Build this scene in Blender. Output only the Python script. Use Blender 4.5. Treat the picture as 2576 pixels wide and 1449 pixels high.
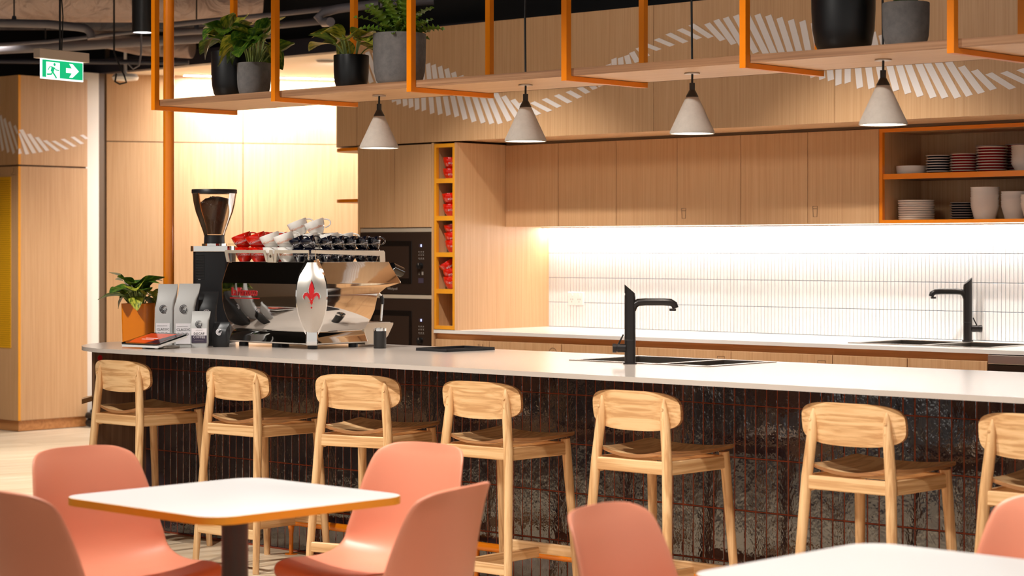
import bpy, bmesh, math, random
from mathutils import Vector, Matrix, Euler
PI = math.pi
for o in list(bpy.data.objects): bpy.data.objects.remove(o, do_unlink=True)
scene = bpy.context.scene
COL = scene.collection

# ------------------------------------------------------------------ camera
cam_d = bpy.data.cameras.new('camera')
cam = bpy.data.objects.new('camera', cam_d); COL.objects.link(cam)
cam.location = (0, 0, 1.35)
cam.rotation_euler = (PI/2, 0, math.radians(42.17))
cam_d.sensor_fit = 'HORIZONTAL'; cam_d.sensor_width = 36
cam_d.lens = 36*5241.7/2576
cam_d.shift_y = -99.6/2576
cam_d.clip_start = 0.05; cam_d.clip_end = 200
cam_d.dof.use_dof = True; cam_d.dof.focus_distance = 8.6; cam_d.dof.aperture_fstop = 4.5
scene.camera = cam

# ------------------------------------------------------------------ world and view
w = bpy.data.worlds.new('world'); scene.world = w; w.use_nodes = True
w.node_tree.nodes['Background'].inputs[0].default_value = (1.0, 0.94, 0.87, 1)
w.node_tree.nodes['Background'].inputs[1].default_value = 0.72
scene.view_settings.view_transform = 'Standard'
scene.view_settings.look = 'None'
scene.view_settings.gamma = 1.0
scene.view_settings.use_curve_mapping = False
scene.view_settings.exposure = 0.0

def light(name, kind, loc, target, energy, color, size=0.1, angle=60, blend=0.4):
    d = bpy.data.lights.new(name, kind); d.energy = energy; d.color = color
    if kind == 'SPOT':
        d.spot_size = math.radians(angle); d.spot_blend = blend; d.shadow_soft_size = size
    elif kind == 'AREA':
        d.shape = 'RECTANGLE'; d.size = size[0]; d.size_y = size[1]
    else: d.shadow_soft_size = size
    o = bpy.data.objects.new(name, d); COL.objects.link(o); o.location = loc
    v = Vector(target) - Vector(loc)
    o.rotation_euler = v.to_track_quat('-Z', 'Y').to_euler()
    return o
WARM = (1.0, 0.91, 0.80); NEUT = (1.0, 0.95, 0.88)
# unseen ceiling downlights added for dining side, aisle and bulkhead (cans built further down)
SPOTS = [((-7.6,3.95,3.15),(-7.3,5.7,0.5),330), ((-6.0,3.95,3.15),(-5.8,5.7,0.5),330), ((-4.4,3.95,3.15),(-4.3,5.7,0.5),330), ((-2.9,3.95,3.15),(-2.9,5.7,0.5),330),
         ((-4.6,3.1,3.15),(-4.5,3.3,0.0),330), ((-2.6,3.2,3.15),(-2.4,3.4,0.0),330), ((-6.6,3.0,3.15),(-6.6,3.2,0.0),260),
         ((-10.2,6.6,3.15),(-10.4,6.9,0.0),700), ((-11.9,7.55,3.15),(-12.6,8.6,0.6),240),
         ((-7.3,7.0,3.15),(-7.4,7.9,0.3),260), ((-5.2,7.0,3.15),(-5.2,7.9,0.3),260),  # aisle pair, added to light the base cabinet fronts
         ((-7.6,4.9,3.15),(-7.9,8.3,2.5),48), ((-6.0,4.9,3.15),(-6.1,8.3,2.5),48), ((-4.3,4.9,3.15),(-4.4,8.3,2.5),48)]  # these three added only to brighten the upper bulkhead
for i, (l, t, e) in enumerate(SPOTS):
    light('downlight_beam', 'SPOT', l, t, e, NEUT, 0.06 if e != 48 else 0.30, 78, 0.7)

# ------------------------------------------------------------------ materials
MATS = {}
def srgb(r, g, b):
    f = lambda c: (c/255/12.92) if c/255 <= 0.04045 else ((c/255+0.055)/1.055)**2.4
    return (f(r), f(g), f(b), 1)
def new_mat(name):
    m = bpy.data.materials.new(name); m.use_nodes = True
    MATS[name] = m
    nt = m.node_tree
    return m, nt, nt.nodes['Principled BSDF']
def plain(name, col, rough=0.5, metal=0.0, coat=0.0, spec=None, emis=None, estr=0, trans=0, ior=None, bump=0, bscale=200):
    m, nt, p = new_mat(name)
    p.inputs['Base Color'].default_value = col
    p.inputs['Roughness'].default_value = rough
    p.inputs['Metallic'].default_value = metal
    if coat: p.inputs['Coat Weight'].default_value = coat; p.inputs['Coat Roughness'].default_value = 0.06
    if spec is not None: p.inputs['Specular IOR Level'].default_value = spec
    if emis: p.inputs['Emission Color'].default_value = emis; p.inputs['Emission Strength'].default_value = estr
    if trans: p.inputs['Transmission Weight'].default_value = trans
    if ior: p.inputs['IOR'].default_value = ior
    tc = nt.nodes.new('ShaderNodeTexCoord')
    no = nt.nodes.new('ShaderNodeTexNoise'); no.inputs['Scale'].default_value = bscale; no.inputs['Detail'].default_value = 4
    nt.links.new(tc.outputs['Object'], no.inputs['Vector'])
    if bump:
        b = nt.nodes.new('ShaderNodeBump'); b.inputs['Strength'].default_value = bump; b.inputs['Distance'].default_value = 0.002
        nt.links.new(no.outputs['Fac'], b.inputs['Height']); nt.links.new(b.outputs['Normal'], p.inputs['Normal'])
    else:   # faint roughness variation
        mr = nt.nodes.new('ShaderNodeMapRange'); mr.inputs['To Min'].default_value = max(0, rough-0.02); mr.inputs['To Max'].default_value = min(1, rough+0.03)
        nt.links.new(no.outputs['Fac'], mr.inputs['Value']); nt.links.new(mr.outputs['Result'], p.inputs['Roughness'])
    return m
def wood(name, c1, c2, c3, stretch=(34, 34, 1.4), rough=0.5, dist=1.0, fine=1.0, rnd=True, cath=0.5, coat=0):
    """laminate / solid timber: long streaks plus softer cathedral bands; stretch small along the grain"""
    m, nt, p = new_mat(name); N = nt.nodes.new; L = nt.links.new
    tc = N('ShaderNodeTexCoord'); mp = N('ShaderNodeMapping'); mp.inputs['Scale'].default_value = stretch
    if rnd:
        oi = N('ShaderNodeObjectInfo'); vm = N('ShaderNodeVectorMath'); vm.operation = 'ADD'
        ml = N('ShaderNodeMath'); ml.operation = 'MULTIPLY'; ml.inputs[1].default_value = 17.0
        L(oi.outputs['Random'], ml.inputs[0]); L(tc.outputs['Object'], vm.inputs[0]); L(ml.outputs[0], vm.inputs[1]); L(vm.outputs[0], mp.inputs['Vector'])
    else: L(tc.outputs['Object'], mp.inputs['Vector'])
    n1 = N('ShaderNodeTexNoise'); n1.inputs['Scale'].default_value = 1.0; n1.inputs['Detail'].default_value = 5; n1.inputs['Roughness'].default_value = 0.6; n1.inputs['Distortion'].default_value = dist*0.4
    L(mp.outputs[0], n1.inputs['Vector'])
    mp2 = N('ShaderNodeMapping'); mp2.inputs['Scale'].default_value = (0.22, 0.22, 0.30); L(mp.outputs[0], mp2.inputs['Vector'])
    n2 = N('ShaderNodeTexNoise'); n2.inputs['Scale'].default_value = 1.0; n2.inputs['Detail'].default_value = 2; n2.inputs['Distortion'].default_value = dist; L(mp2.outputs[0], n2.inputs['Vector'])
    w1 = N('ShaderNodeMath'); w1.operation = 'MULTIPLY'; w1.inputs[1].default_value = 22.0; L(n2.outputs['Fac'], w1.inputs[0])
    w2 = N('ShaderNodeMath'); w2.operation = 'SINE'; L(w1.outputs[0], w2.inputs[0])
    w3 = N('ShaderNodeMath'); w3.operation = 'MULTIPLY_ADD'; w3.inputs[1].default_value = 0.5*cath*0.35; L(w2.outputs[0], w3.inputs[0]); L(n1.outputs['Fac'], w3.inputs[2])
    cr = N('ShaderNodeValToRGB'); e = cr.color_ramp.elements
    e[0].position = 0.28; e[0].color = c3; e[1].position = 0.72; e[1].color = c1
    k = e.new(0.5); k.color = c2
    L(w3.outputs[0], cr.inputs[0])
    L(cr.outputs[0], p.inputs['Base Color'])
    p.inputs['Roughness'].default_value = rough
    if coat: p.inputs['Coat Weight'].default_value = coat
    b = N('ShaderNodeBump'); b.inputs['Strength'].default_value = 0.08; b.inputs['Distance'].default_value = 0.001
    L(n1.outputs['Fac'], b.inputs['Height']); L(b.outputs['Normal'], p.inputs['Normal'])
    return m
OAK = (srgb(216,174,130), srgb(208,164,119), srgb(197,151,106))
ASH = (srgb(230,191,142), srgb(219,175,125), srgb(196,148,99))
wood('oak_laminate', *OAK, stretch=(110, 110, 1.8), rough=0.42, cath=0.18)
wood('oak_board', *OAK, stretch=(1.8, 110, 110), rough=0.45, cath=0.18)
wood('oak_board_edge', srgb(172,130,96), srgb(150,108,76), srgb(124,86,58), stretch=(1.6, 60, 90), rough=0.5)
wood('walnut_panel', srgb(124,92,68), srgb(108,78,57), srgb(90,63,45), stretch=(45, 45, 1.5), rough=0.45)
wood('pull_rail', srgb(208,148,92), srgb(196,134,78), srgb(178,116,64), stretch=(1.0, 50, 50), rough=0.4)
wood('ash_x', *ASH, stretch=(3.0, 90, 75), rough=0.42, dist=1.2, cath=1.0)
wood('ash_z', *ASH, stretch=(90, 90, 3.0), rough=0.42, dist=1.2, cath=0.9)
wood('ash_y', *ASH, stretch=(90, 3.0, 90), rough=0.42, dist=1.2, cath=0.9)
wood('seat_ply', *ASH, stretch=(80, 3.0, 80), rough=0.4, dist=1.2, cath=1.0)
wood('ply_edge', srgb(196,146,96), srgb(158,108,66), srgb(110,70,42), stretch=(3, 3, 420), rough=0.5, cath=0.2)
wood('floor_plank', srgb(232,214,188), srgb(218,196,166), srgb(192,168,136), stretch=(40, 1.6, 40), rough=0.38, dist=1.3)
plain('orange_paint', srgb(235,130,8), 0.28, coat=0.3)
plain('amber_edge', srgb(242,162,36), 0.4)
plain('stone_white', srgb(186,175,166), 0.18, bump=0.02, bscale=400)
plain('stone_bright', srgb(238,234,228), 0.25)
plain('table_white', srgb(242,240,238), 0.38)
plain('pink_plastic', srgb(232,150,120), 0.38)
plain('black_metal', srgb(34,31,30), 0.42)
plain('brown_black', srgb(52,42,42), 0.45)
plain('black_gloss', srgb(12,12,14), 0.06, coat=0.6)
plain('black_plastic', srgb(24,24,27), 0.4)
plain('chrome', (0.86,0.85,0.83,1), 0.045, 1.0)
plain('satin_steel', (0.62,0.58,0.53,1), 0.33, 1.0)
plain('emblem_red', srgb(170,16,22), 0.3, coat=0.3)
plain('brushed_champagne', srgb(214,200,180), 0.36, 0.4)
plain('sink_steel', (0.42,0.38,0.34,1), 0.22, 1.0)
plain('bowl_steel', (0.20,0.175,0.15,1), 0.3, 1.0)
plain('tap_black', srgb(40,36,35), 0.32, 0.5)
plain('pot_black', srgb(15,15,18), 0.36)
plain('soil', srgb(40,28,20), 0.95, bump=0.8, bscale=90)
plain('red_glaze', srgb(214,26,8), 0.10, coat=0.8)
plain('white_glaze', srgb(240,236,230), 0.10, coat=0.8)
plain('navy_glaze', srgb(16,18,32), 0.07, coat=0.8)
plain('plate_white', srgb(236,226,216), 0.25)
plain('plate_red', srgb(196,28,24), 0.2, coat=0.4)
plain('plate_navy', srgb(34,34,52), 0.25, coat=0.4)
plain('sticker_white', srgb(242,232,226), 0.5)
plain('plaster_white', srgb(236,226,212), 0.75, bump=0.05, bscale=300)
plain('plaster_cream', srgb(238,222,200), 0.7)
plain('jamb_brown', srgb(104,80,56), 0.5)
plain('void_black', srgb(10,10,16), 0.8)
plain('beam_navy', srgb(28,28,42), 0.6)
plain('pipe_grey', srgb(116,110,114), 0.45)
plain('pipe_dark', srgb(46,46,58), 0.5)
plain('white_plastic', srgb(236,234,230), 0.4)
plain('beige_plastic', srgb(214,196,178), 0.5)
plain('grout_rust', srgb(140,62,32), 0.85)
plain('grout_pale', srgb(150,164,180), 0.85)
plain('bag_grey', srgb(182,182,180), 0.42, bump=0.25, bscale=22)
plain('bag_black', srgb(22,21,22), 0.35, bump=0.25, bscale=22)
plain('label_white', srgb(232,226,228), 0.5)
plain('label_plum', srgb(58,48,66), 0.5)
plain('ink_black', srgb(34,32,38), 0.5)
plain('ink_brown', srgb(120,92,66), 0.6)
plain('ink_red', srgb(190,22,20), 0.3, coat=0.3)
plain('ink_orange', srgb(222,120,50), 0.5)
plain('leaf_stem', srgb(150,168,92), 0.45)
plain('bean', srgb(70,42,26), 0.4)
plain('yellow_panel', srgb(238,176,20), 0.5)
plain('yellow_dark', srgb(150,104,10), 0.6)
plain('lamp_glow', (1,0.93,0.82,1), 0.4, emis=(1,0.93,0.82,1), estr=9)
plain('strip_glow', (1,1,1,1), 0.4, emis=(1,0.97,0.93,1), estr=36)
plain('wash_glow', (1,1,1,1), 0.4, emis=(0.97,0.98,1,1), estr=42)
plain('can_glow', (1,1,1,1), 0.4, emis=(0.95,0.93,1,1), estr=6)
plain('display_blue', (0.1,0.1,0.3,1), 0.3, emis=(0.5,0.55,1,1), estr=4)
plain('sign_green', srgb(10,190,130), 0.4, emis=srgb(8,186,122), estr=0.85)
plain('sign_white', (1,1,1,1), 0.4, emis=(0.9,0.97,1,1), estr=1.3)
plain('cable_black', srgb(20,18,18), 0.6)
plain('red_dot', srgb(200,8,20), 0.5)
plain('screen_orange', srgb(190,60,26), 0.15, emis=srgb(190,64,30), estr=0.35)
plain('screen_dark', srgb(30,18,30), 0.1, emis=srgb(40,24,46), estr=0.4)
plain('screen_text', srgb(240,230,230), 0.3, emis=srgb(240,220,220), estr=0.4)
plain('oven_glass', srgb(50,37,30), 0.05)
plain('oven_window', srgb(20,15,13), 0.04)
plain('knob_black', srgb(20,19,20), 0.3)
plain('dial_grey', srgb(150,140,132), 0.5)
plain('fern_green', srgb(92,122,28), 0.5)
def glass(name):
    m, nt, p = new_mat(name); N = nt.nodes.new; L = nt.links.new
    out = nt.nodes['Material Output']
    tr = N('ShaderNodeBsdfTransparent'); gl = N('ShaderNodeBsdfGlossy'); gl.inputs['Roughness'].default_value = 0.02
    fr = N('ShaderNodeFresnel'); fr.inputs['IOR'].default_value = 1.45
    mx = N('ShaderNodeMixShader'); L(fr.outputs[0], mx.inputs[0]); L(tr.outputs[0], mx.inputs[1]); L(gl.outputs[0], mx.inputs[2]); L(mx.outputs[0], out.inputs[0])
    tr.inputs[0].default_value = (0.93, 0.89, 0.85, 1)
    return m
glass('hopper_glass')
def tile_mat(name, c1, c2, c3, rough, bumpS, scale, coat=0.0):
    m, nt, p = new_mat(name); N = nt.nodes.new; L = nt.links.new
    tc = N('ShaderNodeTexCoord'); oi = N('ShaderNodeObjectInfo'); vm = N('ShaderNodeVectorMath'); vm.operation = 'ADD'
    L(tc.outputs['Object'], vm.inputs[0]); L(oi.outputs['Location'], vm.inputs[1])
    n = N('ShaderNodeTexNoise'); n.inputs['Scale'].default_value = scale; n.inputs['Detail'].default_value = 4; L(vm.outputs[0], n.inputs['Vector'])
    cr = N('ShaderNodeValToRGB'); e = cr.color_ramp.elements; e[0].position = 0.3; e[0].color = c1; e[1].position = 0.7; e[1].color = c3; k = e.new(0.5); k.color = c2
    L(n.outputs['Fac'], cr.inputs[0]); L(cr.outputs[0], p.inputs['Base Color'])
    p.inputs['Roughness'].default_value = rough; p.inputs['Coat Weight'].default_value = coat; p.inputs['Coat Roughness'].default_value = 0.03; p.inputs['Coat IOR'].default_value = 1.9
    mp = N('ShaderNodeMapping'); mp.inputs['Scale'].default_value = (1, 1, 0.6); L(vm.outputs[0], mp.inputs['Vector'])
    n2 = N('ShaderNodeTexNoise'); n2.inputs['Scale'].default_value = 24; n2.inputs['Detail'].default_value = 3; n2.inputs['Roughness'].default_value = 0.6; L(mp.outputs[0], n2.inputs['Vector'])
    n3 = N('ShaderNodeTexNoise'); n3.inputs['Scale'].default_value = 130; n3.inputs['Detail'].default_value = 2; L(mp.outputs[0], n3.inputs['Vector'])
    ad = N('ShaderNodeMath'); ad.operation = 'MULTIPLY_ADD'; ad.inputs[1].default_value = 0.10; L(n3.outputs['Fac'], ad.inputs[0]); L(n2.outputs['Fac'], ad.inputs[2])
    b = N('ShaderNodeBump'); b.inputs['Strength'].default_value = bumpS; b.inputs['Distance'].default_value = 0.006
    L(ad.outputs[0], b.inputs['Height']); L(b.outputs['Normal'], p.inputs['Normal']); L(b.outputs['Normal'], p.inputs['Coat Normal'])
    return m
tile_mat('glaze_dark', srgb(30,27,44), srgb(48,42,50), srgb(66,58,60), 0.09, 0.42, 9, 1.0)
tile_mat('tile_pale', srgb(240,239,238), srgb(242,241,240), srgb(244,243,242), 0.3, 0.02, 30)
def concrete(name, c1, c2):
    m, nt, p = new_mat(name); N = nt.nodes.new; L = nt.links.new
    tc = N('ShaderNodeTexCoord'); n = N('ShaderNodeTexNoise'); n.inputs['Scale'].default_value = 28; n.inputs['Detail'].default_value = 8; n.inputs['Roughness'].default_value = 0.7
    L(tc.outputs['Object'], n.inputs['Vector']); cr = N('ShaderNodeValToRGB'); e = cr.color_ramp.elements
    e[0].position = 0.35; e[0].color = c1; e[1].position = 0.65; e[1].color = c2; L(n.outputs['Fac'], cr.inputs[0]); L(cr.outputs[0], p.inputs['Base Color']); p.inputs['Roughness'].default_value = 0.85
    b = N('ShaderNodeBump'); b.inputs['Strength'].default_value = 0.2; b.inputs['Distance'].default_value = 0.001; L(n.outputs['Fac'], b.inputs['Height']); L(b.outputs['Normal'], p.inputs['Normal'])
concrete('concrete_grey', srgb(104,101,100), srgb(124,119,117))
concrete('concrete_shade', srgb(170,160,150), srgb(180,170,160))
def foil(name, col, rough):
    m, nt, p = new_mat(name); N = nt.nodes.new; L = nt.links.new
    tc = N('ShaderNodeTexCoord'); n = N('ShaderNodeTexNoise'); n.inputs['Scale'].default_value = 5; n.inputs['Detail'].default_value = 6; n.inputs['Distortion'].default_value = 1.2
    L(tc.outputs['Object'], n.inputs['Vector']); b = N('ShaderNodeBump'); b.inputs['Strength'].default_value = 0.9; b.inputs['Distance'].default_value = 0.06
    L(n.outputs['Fac'], b.inputs['Height']); L(b.outputs['Normal'], p.inputs['Normal']); p.inputs['Base Color'].default_value = col; p.inputs['Roughness'].default_value = rough; p.inputs['Metallic'].default_value = 0.25
foil('foil_wrap', srgb(168,146,136), 0.42)
foil('foil_dark', srgb(40,40,52), 0.5)
def leafmat(name, c1, c2, amt):
    m, nt, p = new_mat(name); N = nt.nodes.new; L = nt.links.new
    tc = N('ShaderNodeTexCoord'); oi = N('ShaderNodeObjectInfo')
    ml = N('ShaderNodeMath'); ml.operation = 'MULTIPLY'; ml.inputs[1].default_value = 31; L(oi.outputs['Random'], ml.inputs[0])
    vm = N('ShaderNodeVectorMath'); vm.operation = 'ADD'; L(tc.outputs['Object'], vm.inputs[0]); L(ml.outputs[0], vm.inputs[1])
    mp = N('ShaderNodeMapping'); mp.inputs['Scale'].default_value = (2.2, 7, 3); L(vm.outputs[0], mp.inputs['Vector'])
    n = N('ShaderNodeTexNoise'); n.inputs['Scale'].default_value = 1.6; n.inputs['Detail'].default_value = 5; L(mp.outputs[0], n.inputs['Vector'])
    cr = N('ShaderNodeValToRGB'); e = cr.color_ramp.elements; e[0].position = 0.5-amt*0.2; e[0].color = c1; e[1].position = 0.74-amt*0.2; e[1].color = c2
    L(n.outputs['Fac'], cr.inputs[0]); L(cr.outputs[0], p.inputs['Base Color']); p.inputs['Roughness'].default_value = 0.36
    p.inputs['Subsurface Weight'].default_value = 0.0
leafmat('leaf_green', srgb(52,92,24), srgb(132,160,48), 0.25)
leafmat('leaf_variegated', srgb(62,98,22), srgb(196,192,70), 0.75)

# ------------------------------------------------------------------ mesh helpers
class B:
    def __init__(s): s.v = []; s.f = []
    def add(s, v, f, M=None):
        n = len(s.v)
        if M is not None: v = [M @ Vector(p) for p in v]
        s.v += [tuple(p) for p in v]; s.f += [tuple(i+n for i in q) for q in f]; return s
    def box(s, x0, x1, y0, y1, z0, z1, c=0, M=None):
        if c <= 0:
            v = [(x, y, z) for x in (x0, x1) for y in (y0, y1) for z in (z0, z1)]
            return s.add(v, [(0,1,3,2),(4,6,7,5),(0,4,5,1),(2,3,7,6),(0,2,6,4),(1,5,7,3)], M)
        c = min(c, abs(x1-x0)*0.45, abs(y1-y0)*0.45, abs(z1-z0)*0.45)
        v = []; idx = {}
        for i, sx in enumerate((0, 1)):
            for j, sy in enumerate((0, 1)):
                for k, sz in enumerate((0, 1)):
                    X = (x0, x1)[sx]; Y = (y0, y1)[sy]; Z = (z0, z1)[sz]
                    dx = c*(1-2*sx); dy = c*(1-2*sy); dz = c*(1-2*sz)
                    idx[(i,j,k,0)] = len(v); v.append((X, Y+dy, Z+dz))
                    idx[(i,j,k,1)] = len(v); v.append((X+dx, Y, Z+dz))
                    idx[(i,j,k,2)] = len(v); v.append((X+dx, Y+dy, Z))
        f = []
        def face(a): f.append(tuple(idx[t] for t in a))
        face([(0,0,0,0),(0,0,1,0),(0,1,1,0),(0,1,0,0)]); face([(1,0,0,0),(1,1,0,0),(1,1,1,0),(1,0,1,0)])
        face([(0,0,0,1),(1,0,0,1),(1,0,1,1),(0,0,1,1)]); face([(0,1,0,1),(0,1,1,1),(1,1,1,1),(1,1,0,1)])
        face([(0,0,0,2),(0,1,0,2),(1,1,0,2),(1,0,0,2)]); face([(0,0,1,2),(1,0,1,2),(1,1,1,2),(0,1,1,2)])
        for i in (0,1):
            for j in (0,1):
                face([(i,j,0,0),(i,j,0,1),(i,j,1,1),(i,j,1,0)])
            for k in (0,1): face([(i,0,k,0),(i,0,k,2),(i,1,k,2),(i,1,k,0)])
        for j in (0,1):
            for k in (0,1): face([(0,j,k,1),(0,j,k,2),(1,j,k,2),(1,j,k,1)])
        for i in (0,1):
            for j in (0,1):
                for k in (0,1): face([(i,j,k,0),(i,j,k,1),(i,j,k,2)])
        return s.add(v, f, M)
    def tube(s, path, r, n=12, caps=True, flat=None):
        """swept circle; r number or list; flat = (a,b) scale of the section axes"""
        P = [Vector(p) for p in path]; m = len(P)
        R = r if isinstance(r, (list, tuple)) else [r]*m
        T = []
        for i in range(m):
            a = P[max(0, i-1)]; b = P[min(m-1, i+1)]; t = (b-a); t.normalize(); T.append(t)
        up = Vector((0,0,1)) if abs(T[0].z) < 0.9 else Vector((1,0,0))
        u = T[0].cross(up).normalized()
        v = []; f = []
        for i in range(m):
            u = (u - T[i]*u.dot(T[i])).normalized(); wv = T[i].cross(u)
            a, b = flat if flat else (1, 1)
            for k in range(n):
                an = 2*PI*k/n
                v.append(P[i] + (u*math.cos(an)*a + wv*math.sin(an)*b)*R[i])
        for i in range(m-1):
            for k in range(n):
                k2 = (k+1) % n
                f.append((i*n+k, i*n+k2, (i+1)*n+k2, (i+1)*n+k))
        if caps:
            f.append(tuple(reversed(range(n)))); f.append(tuple((m-1)*n+k for k in range(n)))
        return s.add(v, f)
    def cyl(s, p0, p1, r0, r1=None, n=20): return s.tube([p0, p1], [r0, r0 if r1 is None else r1], n)
    def lathe(s, prof, n=32, c=(0,0,0), M=None, close=False):
        v = []; f = []
        m = len(prof)
        for (r, z) in prof:
            for k in range(n):
                a = 2*PI*k/n; v.append((c[0]+r*math.cos(a), c[1]+r*math.sin(a), c[2]+z))
        for i in range(m-1):
            for k in range(n):
                k2 = (k+1) % n; f.append((i*n+k, i*n+k2, (i+1)*n+k2, (i+1)*n+k))
        if prof[0][0] > 1e-6 and not close: f.append(tuple(reversed(range(n))))
        if prof[-1][0] > 1e-6 and not close: f.append(tuple((m-1)*n+k for k in range(n)))
        return s.add(v, f, M)
    def prism(s, poly, a, b, axis='z', M=None):
        """extrude a 2-D polygon (ccw) between a and b along an axis"""
        n = len(poly)
        def p3(p, t):
            if axis == 'z': return (p[0], p[1], t)
            if axis == 'y': return (p[0], t, p[1])
            return (t, p[0], p[1])
        v = [p3(p, a) for p in poly] + [p3(p, b) for p in poly]
        f = [tuple(reversed(range(n))), tuple(range(n, 2*n))]
        for i in range(n): j = (i+1) % n; f.append((i, j, n+j, n+i))
        if axis == 'y': f = [tuple(reversed(q)) for q in f]
        return s.add(v, f, M)
    def grid(s, rows, closed=False):
        m = len(rows); n = len(rows[0]); v = [p for r in rows for p in r]; f = []
        for i in range(m-1):
            for k in range(n if closed else n-1):
                k2 = (k+1) % n; f.append((i*n+k, i*n+k2, (i+1)*n+k2, (i+1)*n+k))
        return s.add(v, f)
    def mesh(s, name, smooth=35):
        me = bpy.data.meshes.new(name); me.from_pydata(s.v, [], s.f)
        bm = bmesh.new(); bm.from_mesh(me); bmesh.ops.remove_doubles(bm, verts=bm.verts, dist=1e-6)
        bmesh.ops.recalc_face_normals(bm, faces=bm.faces); bm.to_mesh(me); bm.free()
        if smooth is not None:
            for p in me.polygons: p.use_smooth = True
            me.set_sharp_from_angle(angle=math.radians(smooth))
        return me
def link(name, me, mat, parent=None, loc=(0,0,0), rot=(0,0,0), scale=(1,1,1)):
    o = bpy.data.objects.new(name, me); COL.objects.link(o)
    if mat is not None:
        if not me.materials: me.materials.append(MATS[mat])
        elif me.materials[0] != MATS[mat]:
            o.material_slots[0].link = 'OBJECT'; o.material_slots[0].material = MATS[mat]
    o.parent = parent; o.location = loc; o.rotation_euler = rot; o.scale = scale
    return o
def obj(name, b, mat, parent=None, loc=(0,0,0), rot=(0,0,0), smooth=35):
    return link(name, b.mesh(name, smooth), mat, parent, loc, rot)
def tag(o, label=None, cat=None, group=None, kind=None):
    if label: o['label'] = label
    if cat: o['category'] = cat
    if group: o['group'] = group
    if kind: o['kind'] = kind
    return o
def thing(name, label, cat, loc=(0,0,0), rotz=0, group=None):
    o = bpy.data.objects.new(name, None); COL.objects.link(o); o.empty_display_size = 0.05
    o.location = loc; o.rotation_euler = (0, 0, rotz); return tag(o, label, cat, group)
def struct(name, b, mat, smooth=35, loc=(0,0,0)):
    return tag(obj(name, b, mat, None, loc, smooth=smooth), kind='structure')
def copy_tree(root, loc, rotz=None, label=None, group=None, parent=None):
    c = root.copy(); COL.objects.link(c); c.parent = parent
    if loc is not None: c.location = loc
    if rotz is not None: c.rotation_euler = (0, 0, rotz)
    if label: c['label'] = label
    if group: c['group'] = group
    for ch in list(root.children): copy_tree(ch, None, parent=c)
    return c
def rrect(x0, x1, y0, y1, r, n=6):
    p = []
    for cx, cy, a0 in ((x1-r, y0+r, -PI/2), (x1-r, y1-r, 0), (x0+r, y1-r, PI/2), (x0+r, y0+r, PI)):
        for i in range(n+1):
            a = a0 + (PI/2)*i/n; p.append((cx+r*math.cos(a), cy+r*math.sin(a)))
    return p
def text_mesh(body, size, extrude=0.0006, res=2, align='CENTER'):
    cu = bpy.data.curves.new('lettering', 'FONT'); cu.body = body; cu.size = size; cu.extrude = extrude; cu.resolution_u = res
    cu.align_x = align; cu.align_y = 'CENTER'
    o = bpy.data.objects.new('lettering', cu); COL.objects.link(o)
    bpy.context.view_layer.update()
    me = bpy.data.meshes.new_from_object(o.evaluated_get(bpy.context.evaluated_depsgraph_get()))
    bpy.data.objects.remove(o, do_unlink=True); bpy.data.curves.remove(cu)
    me.materials.clear()
    return me
def arc(cx, cy, r, a0, a1, n=12): return [(cx+r*math.cos(a0+(a1-a0)*i/n), cy+r*math.sin(a0+(a1-a0)*i/n)) for i in range(n+1)]
def ribbon(path, w):
    """flat polyline of width w (2-D) as a closed polygon"""
    L = []; R = []
    for i, p in enumerate(path):
        a = path[max(0, i-1)]; b = path[min(len(path)-1, i+1)]
        d = Vector((b[0]-a[0], b[1]-a[1])); d.normalize(); n = Vector((-d.y, d.x))*w/2
        L.append((p[0]+n.x, p[1]+n.y)); R.append((p[0]-n.x, p[1]-n.y))
    return list(reversed(L)) + R
CAMDIR = Vector((0.671, -0.741, 0))          # horizontal direction from the bar towards the dining side
FACE_ROT = math.radians(42.17)               # things on the bar turned to face the dining corner

# ================================================================== THE SETTING
fl = struct('floor', B().box(-18, 6, -12, 16, -0.05, -0.004), 'floor_plank')
# planks, laid 16 degrees off the bar, where the floor shows
pk_me = B().box(-0.0885, 0.0885, -0.598, 0.598, -0.006, 0.0, 0.0012).mesh('plank', None)
PD = Vector((0.283, 0.959, 0)); PN = Vector((0.959, -0.283, 0))
rng = random.Random(4); cnt = 0
for i in range(-80, 10):
    off = rng.random()*1.2
    for j in range(-4, 14):
        c = PN*(i*0.18) + PD*(j*1.2+off)
        inside = (-13.6 < c.x < -8.0 and 5.0 < c.y < 9.6) or (-8.6 < c.x < -4.3 and 4.9 < c.y < 6.5)
        if not inside or (c.x > -7.4 and c.y > 6.45): continue
        o = link('plank', pk_me, 'floor_plank', fl, c, (0, 0, -math.radians(16.44))); cnt += 1
struct('ceiling', B().box(-18, 6, -12, 16, 3.45, 3.55), 'void_black')

# oak-lined side wall of the dining room
struct('wall_side', B().box(-16.6, -16.5, -12, 16, 0, 3.45), 'oak_laminate')
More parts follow.
